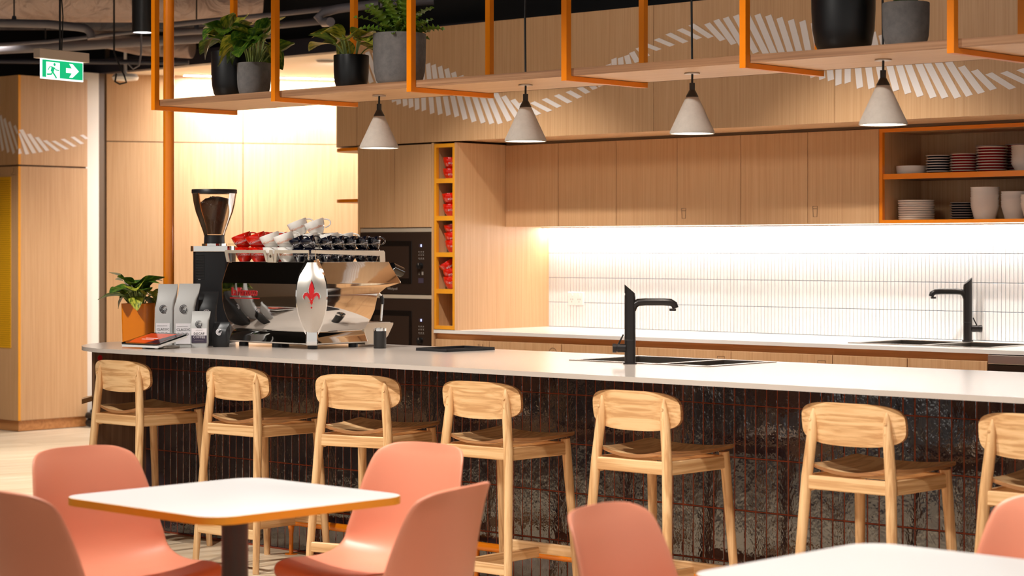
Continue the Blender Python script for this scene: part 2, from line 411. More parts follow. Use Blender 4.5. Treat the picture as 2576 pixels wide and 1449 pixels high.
# back wall behind the kitchen run
YW = 9.06
wb = struct('wall_back', B().box(-8.70, 0.5, YW, YW+0.15, 0, 2.57), 'plaster_white')
struct('wall_plenum', B().box(-8.70, 0.5, YW+0.3, YW+0.4, 2.57, 3.45), 'void_black')
obj('grout_bed', B().box(-7.925, -3.2, YW-0.004, YW, 0.9, 1.472), 'grout_pale', wb)
kp, kh = 0.0221, 0.1405
kt = B().box(-0.00985, 0.00985, -0.006, 0.0, -kh/2+0.0014, kh/2-0.0014, 0.0015).mesh('tile', None)
far = B(); ncol = int((7.925-3.25)/kp)
for i in range(ncol):
    x = -7.925 + kp*(i+0.5)
    for r in range(4):
        z = 0.9015 + kh*(r+0.5); y = YW-0.003
        if -6.50 < x < -4.845: link('tile', kt, 'tile_pale', wb, (x, y, z))
        else: far.box(x-0.00985, x+0.00985, y-0.006, y, z-kh/2+0.0014, z+kh/2-0.0014, 0.0015)
tag(obj('tile_field', far, 'tile_pale', wb, smooth=None), kind='stuff')

# angled oak wall at the far left, with its panels
W0 = Vector((-13.05, 9.765, 0)); WD = Vector((0.505, 0.863, 0)).normalized(); WN = Vector((WD.y, -WD.x, 0))
ang = math.atan2(WD.y, WD.x)
wl = struct('wall_left', B().box(0, 4.2, 0.02, 0.2, 0, 3.2), 'jamb_brown', loc=W0); wl.rotation_euler = (0, 0, ang)
for a, b in ((0.004, 1.056), (1.062, 2.114), (2.12, 3.172), (3.178, 4.2)):
    for z0, z1 in ((0.02, 2.169), (2.176, 2.70)):
        p = obj('panel', B().box(-(b-a)/2, (b-a)/2, 0.0, 0.02, 0, z1-z0, 0.001), 'oak_laminate', wl, ((a+b)/2, 0, z0))
# white return and brown jamb beside the joinery block
struct('wall_corridor', B().box(-13.30, -13.05, 9.556, 9.697, 0, 2.69), 'plaster_white')
struct('trim_1', B().box(-13.20, -13.06, 9.697, 9.77, 0, 2.69), 'jamb_brown')
# lowered plasterboard ceiling over the back corridor
c2 = struct('ceiling', B().prism([(-13.4, 9.80), (-8.9, 9.80), (-8.9, 14.0), (-13.4, 14.0)], 2.69, 2.72), 'plaster_cream')
obj('edge_beam', B().box(-13.4, -8.6, 9.70, 9.80, 2.69, 2.80), 'beam_navy', c2)
struct('wall_corridor', B().box(-18, -8.6, 9.80, 9.9, 2.73, 3.45), 'void_black')
struct('wall_corridor', B().box(-16.5, -13.06, 9.9, 10.0, 0, 3.45), 'void_black')

# oak bulkhead over the kitchen, with panels and the printed wave
YB = 8.27
bk = struct('wall_bulkhead', B().box(-8.60, 0.5, YB+0.02, YW, 1.945, 2.57), 'oak_laminate')
JX = [-8.692, -7.609, -6.528, -5.446, -4.364, -3.28, -2.2]
for a, b in zip(JX[:-1], JX[1:]):
    obj('panel', B().box(a+0.001-(a+b)/2, b-0.001-(a+b)/2, YB, YB+0.02, 1.94, 2.577, 0.0008), 'oak_laminate', bk, ((a+b)/2, 0, 0))
pr = [(-8.694, YB), (-8.787, YB)] + [(-8.787-0.20*math.sin(t), YB+0.20-0.20*math.cos(t)) for t in [PI/2*i/12 for i in range(1, 13)]] + [(-8.987, YW), (-8.694, YW)]
obj('rounded_end', B().prism(list(reversed(pr)), 1.94, 2.577), 'oak_laminate', bk)
STRIPS = [(-8.699,2.434,-8.626,2.325),(-8.652,2.459,-8.571,2.295),(-8.607,2.472,-8.496,2.26),(-8.548,2.468,-8.441,2.221),(-8.49,2.458,-8.409,2.192),(-8.432,2.445,-8.387,2.178),(-8.381,2.433,-8.349,2.162),(-8.326,2.418,-8.298,2.151),(-8.273,2.408,-8.251,2.14),(-8.216,2.396,-8.204,2.125),(-8.166,2.387,-8.151,2.118),(-8.12,2.377,-8.086,2.099),(-8.077,2.368,-8.024,2.092),(-8.028,2.356,-7.96,2.083),(-7.976,2.34,-7.897,2.074),(-7.924,2.317,-7.834,2.056),(-7.867,2.295,-7.768,2.04),(-7.807,2.272,-7.7,2.031),(-7.745,2.247,-7.636,2.024),(-7.683,2.222,-7.575,2.022),(-7.615,2.195,-7.508,2.034),(-7.551,2.168,-7.445,2.042),(-7.485,2.146,-7.377,2.05),(-7.422,2.128,-7.298,2.059),(-7.344,2.126,-7.22,2.073),(-7.261,2.14,-7.155,2.092),(-7.175,2.156,-7.082,2.112),(-7.094,2.171,-7.014,2.134),(-7.017,2.188,-6.958,2.156),(-6.949,2.206,-6.91,2.174),(-6.895,2.228,-6.869,2.186),(-6.858,2.261,-6.842,2.201),(-6.821,2.296,-6.816,2.224),(-6.784,2.324,-6.781,2.246),(-6.742,2.326,-6.734,2.258),(-6.7,2.335,-6.682,2.275),(-6.667,2.349,-6.63,2.296),(-6.625,2.369,-6.566,2.321),(-6.58,2.382,-6.492,2.349),(-6.508,2.405,-6.407,2.365),(-6.434,2.427,-6.324,2.376),(-6.362,2.444,-6.239,2.389),(-6.289,2.462,-6.167,2.39),(-6.191,2.46,-6.095,2.371),(-6.135,2.474,-6.028,2.348),(-6.077,2.481,-5.967,2.324),(-6.016,2.487,-5.897,2.297),(-5.953,2.486,-5.826,2.269),(-5.888,2.482,-5.769,2.241),(-5.824,2.472,-5.716,2.219),(-5.759,2.456,-5.661,2.197),(-5.693,2.441,-5.611,2.177),(-5.627,2.431,-5.564,2.161),(-5.562,2.42,-5.514,2.149),(-5.498,2.41,-5.466,2.141),(-5.424,2.395,-5.424,2.117),(-5.373,2.383,-5.373,2.124),(-5.338,2.374,-5.306,2.097),(-5.29,2.362,-5.243,2.092),(-5.238,2.349,-5.177,2.081),(-5.189,2.336,-5.111,2.074),(-5.139,2.316,-5.048,2.058),(-5.096,2.3,-4.984,2.042),(-5.034,2.275,-4.916,2.033),(-4.983,2.254,-4.856,2.029),(-4.91,2.221,-4.792,2.026),(-4.84,2.191,-4.733,2.032),(-4.774,2.165,-4.673,2.041),(-4.708,2.144,-4.613,2.054),(-4.637,2.126,-4.519,2.053),(-4.563,2.128,-4.438,2.068),(-4.484,2.136,-4.371,2.085)]
ew, eh = 0.017, 0.004
STRIPS = STRIPS + [(a+2.70, b_, c+2.70, d_) for a, b_, c, d_ in STRIPS if -7.06 < a and c+2.70 < -2.25]   # the wave goes on
for (xt, zt, xb, zb) in STRIPS:
    cx, cz = (xt+xb)/2, (zt+zb)/2
    q = [(xb-ew-cx, zb-eh-cz), (xb+ew-cx, zb+eh-cz), (xt+ew-cx, zt+eh-cz), (xt-ew-cx, zt-eh-cz)]
    if cx < -8.76: continue
    obj('stripe', B().prism(q, -0.0015, 0.0005, 'y'), 'sticker_white', bk, (cx, YB-0.0006, cz), smooth=None)

# ================================================================== JOINERY BLOCK AT THE FAR LEFT
t = thing('joinery_block', 'tall oak cupboard block with white wave stripes beside the corridor', 'cupboard', (-13.012, 8.943, 0))
obj('plinth', B().box(-1.3, -0.012, 0.012, 0.62, 0, 0.075), 'pull_rail', t)
obj('body', B().box(-1.3, -0.02, 0.02, 0.62, 0.075, 2.62), 'walnut_panel', t)
for z0, z1 in ((0.078, 1.957), (1.969, 2.63)):
    obj('side_panel', B().box(-0.02, 0.0, 0.018, 0.62, z0, z1, 0.001), 'oak_laminate', t)
    obj('front_panel', B().box(-1.3, -0.0, 0.0, 0.017, z0, z1, 0.001), 'oak_laminate', t)
    obj('edge_strip', B().box(-0.001, 0.0015, -0.001, 0.02, z0, z1), 'amber_edge', t)
obj('mesh_panel', B().box(-0.9, -0.091, -0.004, 0.002, 0.612, 1.881, 0.001), 'yellow_panel', t)
hb = B()
for i in range(16):
    for j in range(78):
        x = -0.10 - i*0.0125 - (j % 2)*0.006; z = 0.63+j*0.0159
        hb.add([(x, -0.0046, z+0.0055), (x-0.0042, -0.0046, z), (x, -0.0046, z-0.0055), (x+0.0042, -0.0046, z)], [(0,1,2,3)])
tag(obj('perforation', hb, 'yellow_dark', t, smooth=None), kind='stuff')
hg = [(-0.026,-0.022),(0.026,-0.022),(0.0,0.004),(-0.026,-0.022)]
b = B().prism(ribbon(hg, 0.003), -0.0012, 0.0, 'y').prism(ribbon([(0,0.004),(0.0,0.012),(0.006,0.018),(0.002,0.026),(-0.006,0.022)], 0.003), -0.0012, 0.0, 'y')
obj('hanger_icon', b, 'ink_brown', t, (-0.06, 0.0, 1.917), smooth=None)
BLK_L = [(-13.285, 2.351, -13.207, 2.079), (-13.24, 2.338, -13.137, 2.063), (-13.19, 2.314, -13.066, 2.053), (-13.126, 2.287, -13.016, 2.085), (-13.058, 2.257, -13.016, 2.199)]
BLK_R = [(8.941, 2.085, 8.955, 2.048), (8.941, 2.199, 9.02, 2.047), (8.966, 2.227, 9.082, 2.057), (9.033, 2.198, 9.14, 2.066), (9.102, 2.176, 9.199, 2.079), (9.174, 2.155, 9.297, 2.08), (9.252, 2.154, 9.374, 2.096), (9.333, 2.172, 9.445, 2.119), (9.424, 2.191, 9.513, 2.142), (9.508, 2.209, 9.558, 2.181)]
for (xt, zt, xb, zb) in BLK_L:
    e = 0.013
    q = [(xb-e, zb-.006), (min(xb+e,-13.012), zb+.006), (min(xt+e,-13.012), zt+.006), (xt-e, zt-.006)]
    q = [(a+13.012, c) for a, c in q]
    obj('stripe', B().prism(q, -0.0015, 0.0005, 'y'), 'sticker_white', t, (0, -0.0006, 0), smooth=None)
for (yt, zt, yb, zb) in BLK_R:
    e = 0.017
    q = [(max(yb-e,8.943)-8.943, zb-.003), (yb+e-8.943, zb+.003), (yt+e-8.943, zt+.003), (max(yt-e,8.943)-8.943, zt-.003)]
    obj('stripe', B().prism(q, -0.0005, 0.0015, 'x'), 'sticker_white', t, (0.0008, 0, 0), smooth=None)
# black bin-like box on the floor by the white return
t = thing('floor_box', 'low black box on the floor beside the white wall return', 'box', (-12.93, 9.60, 0))
obj('body', B().box(-0.06, 0.06, -0.04, 0.16, 0.0, 0.13, 0.012), 'black_plastic', t)
obj('roller', B().cyl((-0.05, -0.05, 0.03), (0.05, -0.05, 0.03), 0.03).cyl((-0.05, -0.055, 0.085), (0.05, -0.055, 0.085), 0.026), 'black_plastic', t)

# ================================================================== TALL UNIT WITH MICROWAVE AND OVEN
F = 8.27
t = thing('tall_cabinet', 'tall oak cabinet housing two built-in black ovens', 'cabinet', (-8.385, F, 0))
obj('side_panel', B().box(-0.300, -0.284, 0.0, 0.78, 0, 1.935), 'oak_laminate', t)
obj('side_panel', B().box(0.292, 0.308, 0.0, 0.78, 0, 1.935), 'oak_laminate', t)
obj('carcass', B().box(-0.284, 0.292, 0.03, 0.78, 0, 1.93), 'walnut_panel', t)
obj('door', B().box(-0.283, -0.0015, 0.0, 0.02, 1.468, 1.930, 0.001), 'oak_laminate', t)
obj('door', B().box(0.0015, 0.289, 0.0, 0.02, 1.468, 1.930, 0.001), 'oak_laminate', t)
obj('metal_strip', B().box(-0.283, 0.289, 0.004, 0.03, 1.442, 1.463, 0.001), 'brushed_champagne', t)
obj('metal_strip', B().box(-0.283, 0.289, 0.004, 0.03, 1.068, 1.090, 0.001), 'brushed_champagne', t)
obj('drawer', B().box(-0.283, 0.289, 0.0, 0.02, 0.10, 0.62, 0.001), 'oak_laminate', t)
def oven(name, label, z0, z1, win, logo):
    o = thing(name, label, 'oven', (-8.382, F, z0)); h = z1-z0
    obj('fascia', B().box(-0.284, 0.287, 0.0, 0.028, 0.001, h-0.001, 0.002), 'oven_glass', o)
    w0, w1, a, c = win
    obj('door_frame', B().box(w0-0.02, w1+0.02, -0.003, 0.0, a-0.03, c+0.03, 0.001), 'oven_window', o)
    obj('window', B().box(w0, w1, -0.0045, -0.003, a, c), 'oven_glass', o)
    kz = h*0.46
    k = obj('knob', B().cyl((0.205, 0.0, kz), (0.205, -0.02, kz), 0.018, 0.017), 'knob_black', o)
    obj('knob_mark', B().box(0.2035, 0.2065, -0.0208, -0.02, kz+0.004, kz+0.016), 'dial_grey', k)
    obj('display', B().box(0.192, 0.222, -0.001, 0.001, kz+0.105, kz+0.122), 'label_plum', o)
    obj('display_digit', B().box(0.206, 0.211, -0.002, 0.0, kz+0.107, kz+0.120), 'display_blue', o)
    mk = B()
    for r in range(3):
        for q in range(3):
            mk.box(0.188+q*0.017, 0.194+q*0.017, -0.001, 0.0, kz+0.04+r*0.018, kz+0.046+r*0.018)
    mk.box(0.19, 0.232, -0.001, 0.0, kz+0.036, kz+0.0368).box(0.19, 0.232, -0.001, 0.0, kz+0.070, kz+0.0708)
    mk.box(0.213, 0.225, -0.001, 0.0, kz-0.05, kz-0.032).box(0.19, 0.194, -0.001, 0.0, kz-0.05, kz-0.038)
    tag(obj('control_mark', mk, 'dial_grey', o, smooth=None), kind='stuff')
    obj('key', B().box(0.186, 0.226, -0.001, 0.0, kz-0.095, kz-0.068), 'label_plum', o)
    if logo:
        link('logo', text_mesh('Whirlpool', 0.019), 'dial_grey', o, (-0.02, -0.0008, 0.030), (PI/2, 0, 0))
    return o
oven('microwave_oven', 'upper built-in black microwave oven above the second oven', 1.092, 1.440, (-0.17, 0.115, 0.09, 0.27), True)
oven('compact_oven', 'lower built-in black oven under the microwave', 0.640, 1.066, (-0.17, 0.115, 0.11, 0.33), True)

# orange-edged niche tower
t = thing('niche_tower', 'narrow open niche tower with orange front edges, between oven cabinet and tiles', 'shelf unit', (-7.9945, F, 0.9))
hw = 0.0785; NZ = [0.005, 0.213, 0.415, 0.616, 0.823, 1.027]
obj('frame_side', B().box(-hw, -hw+0.016, 0.0, 0.02, 0.003, 1.028), 'amber_edge', t)
obj('frame_side', B().box(hw-0.016, hw, 0.0, 0.02, 0.003, 1.028), 'amber_edge', t)
obj('frame_top', B().box(-hw+0.016, hw-0.016, 0.0, 0.02, 1.008, 1.028), 'amber_edge', t)
obj('frame_bottom', B().box(-hw+0.016, hw-0.016, 0.0, 0.02, 0.003, 0.023), 'amber_edge', t)
for z in (0.213, 0.415, 0.616, 0.823):
    s_ = obj('shelf', B().box(-hw+0.016, hw-0.016, 0.02, 0.34, z-0.012, z+0.012), 'oak_board', t)
    obj('shelf_edge', B().box(-hw+0.016, hw-0.016, 0.0, 0.02, z-0.012, z+0.013), 'amber_edge', s_)
obj('lining', B().box(-hw, -hw+0.012, 0.02, 0.36, 0.003, 1.028).box(hw-0.012, hw, 0.02, 0.36, 0.003, 1.028).box(-hw, hw, 0.34, 0.36, 0.003, 1.028).box(-hw, hw, 0.02, 0.36, 1.016, 1.028).box(-hw, hw, 0.02, 0.36, 0.003, 0.02), 'oak_laminate', t)
obj('side_panel', B().box(hw, hw+0.004, 0.0, 0.79, 0.0, 1.032), 'oak_laminate', t)
obj('rear_box', B().box(-hw, hw, 0.37, 0.79, 0.003, 1.028), 'walnut_panel', t)

# two rounded orange-edged end shelves on the left flank of the tall unit
for z, wh in ((1.913, 'directly under the bulkhead'), (1.617, 'halfway up beside the oven cabinet')):
    pr = [(-8.688, F+0.0), (-8.792, F)] + [(-8.792-0.18*math.sin(q), F+0.18-0.18*math.cos(q)) for q in [PI/2*i/10 for i in range(1, 11)]] + [(-8.972, YW), (-8.688, YW)]
    pr = [(x+8.688, y-F) for x, y in pr]
    s_ = thing('end_shelf', 'rounded oak end shelf with orange edge, ' + wh, 'shelf', (-8.688, F, z))
    obj('board', B().prism(list(reversed([(x*0.99, y+0.002) for x, y in pr])), 0.0005, 0.0155), 'oak_board', s_)
    rim = pr[:13]; inner = [(x*0.985, y+0.003) for x, y in rim]
    obj('edge_band', B().prism(list(reversed(rim + list(reversed(inner)))), -0.001, 0.017), 'orange_paint', s_)

# ================================================================== BACK RUN
t = obj('back_worktop', B().box(-8.075, -5.455, F-0.002, YW-0.001, 0.882, 0.9).box(-4.71, -3.0, F-0.002, YW-0.001, 0.882, 0.9).box(-5.455, -4.71, F-0.002, 8.42, 0.882, 0.9).box(-5.455, -4.71, 8.86, YW-0.001, 0.882, 0.9), 'stone_bright')
tag(t, 'long white stone worktop along the tiled back wall', 'worktop')
DX = [-8.072, -7.663, -7.146, -6.636, -6.051, -5.463, -5.058, -4.647]
LAB = ['below the niche tower', 'second from the niche tower', 'third from the niche tower', 'fourth from the niche tower', 'fifth from the niche tower', 'under the left half of the back sink', 'beside the dishwasher']
for i in range(7):
    a, b_ = DX[i], DX[i+1]
    t = thing('base_cabinet', 'pale oak base cabinet under the back worktop, ' + LAB[i], 'cabinet', ((a+b_)/2, F, 0), 0, 'base cabinets of the back run')
    h = (b_-a)/2
    obj('carcass', B().box(-h, h, 0.05, 0.76, 0.1, 0.88 if i < 5 else 0.70), 'oak_laminate', t)
    obj('pull_rail', B().box(-h, h, 0.022, 0.05, 0.848, 0.881), 'pull_rail', t)
    obj('drawer', B().box(-h+0.002, h-0.002, 0.006, 0.026, 0.60, 0.848, 0.0015), 'oak_laminate', t)
    obj('drawer', B().box(-h+0.002, h-0.002, 0.006, 0.026, 0.11, 0.597, 0.0015), 'oak_laminate', t)
    obj('plinth', B().box(-h, h, 0.07, 0.09, 0.0, 0.1), 'walnut_panel', t)
    ic = B()
    if i == 0:
        ic.prism(ribbon([(-0.02,0.03),(-0.02,0.012),(-0.014,0.008),(-0.014,-0.02)],0.0025),-0.001,0,'y').prism(ribbon([(-0.008,0.03),(-0.008,0.012),(-0.014,0.008)],0.0025),-0.001,0,'y').prism(ribbon([(0.012,0.03),(0.012,-0.02)],0.003),-0.001,0,'y'); px = h-0.06
    elif i == 1:
        ic.prism(ribbon(arc(0,0,0.026,0,2*PI,20),0.002),-0.001,0,'y').prism(ribbon([(-0.008,-0.014),(-0.008,0.0),(0,0.01),(0.008,0.0),(0.008,-0.014)],0.0025),-0.001,0,'y'); px = h-0.06
    elif i in (3, 4):
        ic.prism(ribbon([(-0.022,-0.02),(-0.022,0.02),(0.022,0.02),(0.022,-0.02)],0.0025),-0.001,0,'y').prism(ribbon([(-0.022,0.006),(0.022,0.006)],0.0025),-0.001,0,'y'); px = h-0.06
    else: continue
    obj('icon', ic, 'ink_brown', t, (px, 0.0058, 0.80), smooth=None)
t = thing('dishwasher', 'built-in dishwasher with steel strip at the end of the back run', 'dishwasher', (-4.34, F, 0))
obj('door', B().box(-0.303, 0.303, 0.004, 0.03, 0.11, 0.835, 0.002), 'oven_glass', t)
obj('control_strip', B().box(-0.303, 0.303, 0.0, 0.03, 0.838, 0.878, 0.002), 'satin_steel', t)
obj('body', B().box(-0.30, 0.30, 0.03, 0.6, 0.02, 0.87), 'black_plastic', t)
obj('handle', B().box(-0.16, 0.16, -0.012, 0.004, 0.78, 0.80, 0.003), 'black_plastic', t)

t = thing('base_cabinet', 'pale oak base cabinet at the far side of the dishwasher', 'cabinet', (-3.52, F, 0), 0, 'base cabinets of the back run')
obj('carcass', B().box(-0.51, 0.51, 0.05, 0.76, 0.1, 0.88), 'oak_laminate', t)
obj('pull_rail', B().box(-0.51, 0.51, 0.022, 0.05, 0.848, 0.881), 'pull_rail', t)
for q in (-1, 1): obj('drawer', B().box(-0.254, 0.254, 0.006, 0.026, 0.11, 0.848, 0.0015), 'oak_laminate', t, (q*0.256, 0, 0))
obj('plinth', B().box(-0.51, 0.51, 0.07, 0.09, 0.0, 0.1), 'walnut_panel', t)
# wall cabinets
O = 8.68; WX = [-7.912, -7.519, -7.107, -6.695, -6.286, -5.876, -5.463]
WL = ['against the niche tower side', 'second from the niche tower', 'third from the niche tower', 'fourth from the niche tower, with a glass icon', 'fifth from the niche tower', 'beside the orange-edged open shelves, with a glass icon']
for i in range(6):
    a, b_ = WX[i], WX[i+1]; h = (b_-a)/2
    t = thing('wall_cabinet', 'oak wall cabinet above the white tiles, ' + WL[i], 'cabinet', ((a+b_)/2, O, 1.471), 0, 'oak wall cabinets')
    obj('carcass', B().box(-h, h, 0.021, YW-O-0.001, 0.001, 0.455), 'oak_laminate', t)
    obj('door', B().box(-h+0.0015, h-0.0015, 0.0, 0.02, 0.0, 0.458, 0.001), 'oak_laminate', t)
    if i in (3, 5):
        gx = -h+0.045
        ic = B().prism(ribbon([(-0.014,0.026),(-0.011,-0.026),(0.011,-0.026),(0.014,0.026),(-0.014,0.026)], 0.0028), -0.001, 0, 'y').prism(ribbon([(-0.013,0.014),(0.013,0.014)], 0.0022), -0.001, 0, 'y')
        obj('glass_icon', ic, 'ink_brown', t, (gx, -0.0002, 0.062), smooth=None)
struct('trim_2', B().box(-7.91, -3.0, O+0.006, YW, 1.931, 1.945), 'jamb_brown')
# open shelf unit with orange edges
UX0, UX1 = -5.461, -3.86
t = thing('open_shelf_unit', 'open wall shelf unit with orange front edges holding crockery', 'shelf unit', (UX0, O, 1.471))
W_ = UX1-UX0
obj('frame_side', B().box(0, 0.018, 0.0, 0.02, 0, 0.458), 'orange_paint', t)
obj('frame_side', B().box(W_-0.018, W_, 0.0, 0.02, 0, 0.458), 'orange_paint', t)
obj('frame_top', B().box(0.018, W_-0.018, 0.0, 0.02, 0.440, 0.458), 'orange_paint', t)
obj('frame_bottom', B().box(0.018, W_-0.018, 0.0, 0.02, 0.0, 0.016), 'orange_paint', t)
s_ = obj('shelf', B().box(0.016, W_-0.016, 0.03, 0.36, 0.214, 0.238), 'walnut_panel', t)
obj('shelf_edge', B().box(0.019, W_-0.019, 0.004, 0.03, 0.213, 0.239), 'orange_paint', s_)
obj('lining', B().box(0.0, 0.016, 0.02, 0.37, 0, 0.458).box(W_-0.016, W_, 0.02, 0.37, 0, 0.458).box(0, W_, 0.36, 0.375, 0, 0.458).box(0, W_, 0.02, 0.37, 0.442, 0.458).box(0, W_, 0.02, 0.37, 0.0, 0.015), 'oak_laminate', t)
# LED strip under the wall cabinets
t = thing('led_strip', 'bright linear light under the wall cabinets washing the tiles', 'light', (-7.93, 9.0, 1.462))
obj('profile', B().box(0.0, 4.07, -0.012, 0.03, 0.0015, 0.008), 'satin_steel', t)
obj('diffuser', B().box(0.005, 4.065, -0.010, 0.028, -0.004, 0.0015), 'strip_glow', t)
# power socket
t = thing('power_socket', 'white double power socket on the tiled wall', 'socket', (-7.702, YW-0.009, 1.064))
obj('plate', B().box(-0.058, 0.058, -0.010, 0.0, -0.038, 0.038, 0.003), 'white_plastic', t)
for x in (-0.027, 0.027):
    obj('rocker', B().cyl((x, -0.010, 0.02), (x, -0.014, 0.02), 0.009), 'white_plastic', t)
    obj('outlet', B().box(x-0.009, x-0.006, -0.0106, -0.0095, -0.008, 0.0).box(x+0.006, x+0.009, -0.0106, -0.0095, -0.008, 0.0).box(x-0.0015, x+0.0015, -0.0106, -0.0095, -0.022, -0.014), 'dial_grey', t)

# ================================================================== ISLAND
T = 6.235
t = thing('bar_island', 'bar island clad in dark glazed tiles with rust grout', 'counter', (-8.03, T, 0))
isl = t
obj('body', B().box(0.0, 2.57, 0.008, 0.56, 0.0, 0.880).box(2.57, 3.29, 0.008, 0.56, 0.0, 0.70).box(2.57, 3.29, 0.008, 0.10, 0.70, 0.880).box(3.29, 5.6, 0.008, 0.56, 0.0, 0.880), 'grout_rust', t)
tp, th_ = 0.0477, 0.1935
it_full = B().box(-0.0220, 0.0220, 0.0, 0.008, -th_/2+0.0018, th_/2-0.0018, 0.0022).mesh('tile', None)
it_cut = B().box(-0.0220, 0.0220, 0.0, 0.008, -0.0512, 0.0512, 0.0022).mesh('tile', None)
farb = B(); rng = random.Random(9)
for i in range(117):
    x = tp*(i+0.5)
    for r in range(5):
        z = th_*(r+0.5) if r < 4 else 0.774+0.0525
        dy = 0.0066-rng.random()*0.0014
        tw = rng.uniform(-1, 1)*0.016
        if 38 <= i < 98: link('tile', it_full if r < 4 else it_cut, 'glaze_dark', t, (x, dy, z), (rng.uniform(-1,1)*0.006, 0, tw))
        else:
            h = th_/2-0.002 if r < 4 else 0.0512
            M = Matrix.Translation((x, dy, z)) @ Matrix.Rotation(tw, 4, 'Z')
            farb.box(-0.0220, 0.0220, 0.0, 0.008, -h, h, 0.0022, M)
tag(obj('tile_field', farb, 'glaze_dark', t, smooth=None), kind='stuff')
obj('end_panel', B().box(-0.019, 0.0, -0.295, 0.56, 0.0, 0.881, 0.001), 'walnut_panel', t)
obj('end_panel', B().box(5.601, 5.62, 0.0, 0.56, 0.0, 0.881, 0.001), 'walnut_panel', t)
obj('floor_trim', B().box(0.0, 5.6, -0.005, 0.004, 0.0, 0.006), 'grout_rust', t)
obj('red_dot', B().cyl((0.0, -0.262, 0.834), (0.0012, -0.262, 0.834), 0.0135, n=24), 'red_dot', t)
# slab: rounded left end, cut-out for the sink
CX, CY, R_ = -7.594, 6.272, 0.583
SX0, SX1, SY0, SY1 = -5.455, -4.752, 6.362, 6.805
zz = (0.882, 0.9)
slab = B()
left = [(CX+R_*math.cos(a), CY+R_*math.sin(a)) for a in [PI/2+PI*i/48 for i in range(49)]]
slab.prism(left + [(SX0+0.01, CY-R_), (SX0+0.01, CY+R_)], *zz)
slab.prism([(SX1-0.01, CY-R_), (-2.3, CY-R_), (-2.3, CY+R_), (SX1-0.01, CY+R_)], *zz)
slab.prism([(SX0+0.01, CY-R_), (SX1-0.01, CY-R_), (SX1-0.01, SY0+0.01), (SX0+0.01, SY0+0.01)], *zz)
slab.prism([(SX0+0.01, SY1-0.01), (SX1-0.01, SY1-0.01), (SX1-0.01, CY+R_), (SX0+0.01, CY+R_)], *zz)
tag(obj('island_worktop', slab, 'stone_white', None, smooth=30), 'long pale stone island worktop with a rounded end', 'worktop')
# lower rounded oak shelf on the far end
pr = [(CX+R_*math.cos(a), CY+R_*math.sin(a)) for a in [2.5+1.62*i/30 for i in range(31)]]
pr = pr + [(-8.052, 5.95), (-8.052, pr[0][1])]
s_ = obj('low_end_shelf', B().prism([(x+8.052, y-6.2) for x, y in pr], 0, 0.022), 'oak_board', None, (-8.052, 6.2, 0.632))
tag(s_, 'rounded oak shelf low on the island end panel', 'shelf')

# sink and tap on the island
def make_sink(name, label, x0, x1, y0, y1, splits, z=0.9):
    o = thing(name, label, 'sink', ((x0+x1)/2, (y0+y1)/2, z)); cx, cy = (x0+x1)/2, (y0+y1)/2
    xs = [x0] + [v for s in splits for v in s] + [x1]
    rim = B(); yy0, yy1 = y0+0.035-cy, y1-0.035-cy
    rim.box(x0-cx, x1-cx, y0-cy, yy0, -0.002, 0.003, 0.001).box(x0-cx, x1-cx, yy1, y1-cy, -0.002, 0.003, 0.001)
    for i in range(0, len(xs), 2): rim.box(xs[i]-cx, xs[i+1]-cx, yy0, yy1, -0.002, 0.003, 0.001)
    obj('rim', rim, 'sink_steel', o)
    for (a, b_) in splits:
        bw = B()
        a -= cx; b_ -= cx; d = -0.17
        bw.add([(a,yy0,0),(b_,yy0,0),(b_,yy1,0),(a,yy1,0),(a+.01,yy0+.01,d),(b_-.01,yy0+.01,d),(b_-.01,yy1-.01,d),(a+.01,yy1-.01,d)], [(0,1,5,4),(1,2,6,5),(2,3,7,6),(3,0,4,7),(4,5,6,7)])
        k = obj('bowl', bw, 'bowl_steel', o, smooth=None)
        obj('drain', B().cyl(((a+b_)/2, 0, d+0.001), ((a+b_)/2, 0, d+0.004), 0.03), 'chrome', k)
    return o
sk = make_sink('island_sink', 'steel double-bowl sink with drainer let into the island worktop', SX0, SX1, SY0, SY1, [(-5.42, -5.02), (-4.985, -4.79)])
sk2 = make_sink('back_sink', 'steel double-bowl sink in the back worktop below the tiles', -5.465, -4.70, 8.41, 8.87, [(-5.43, -5.09), (-5.05, -4.74)])
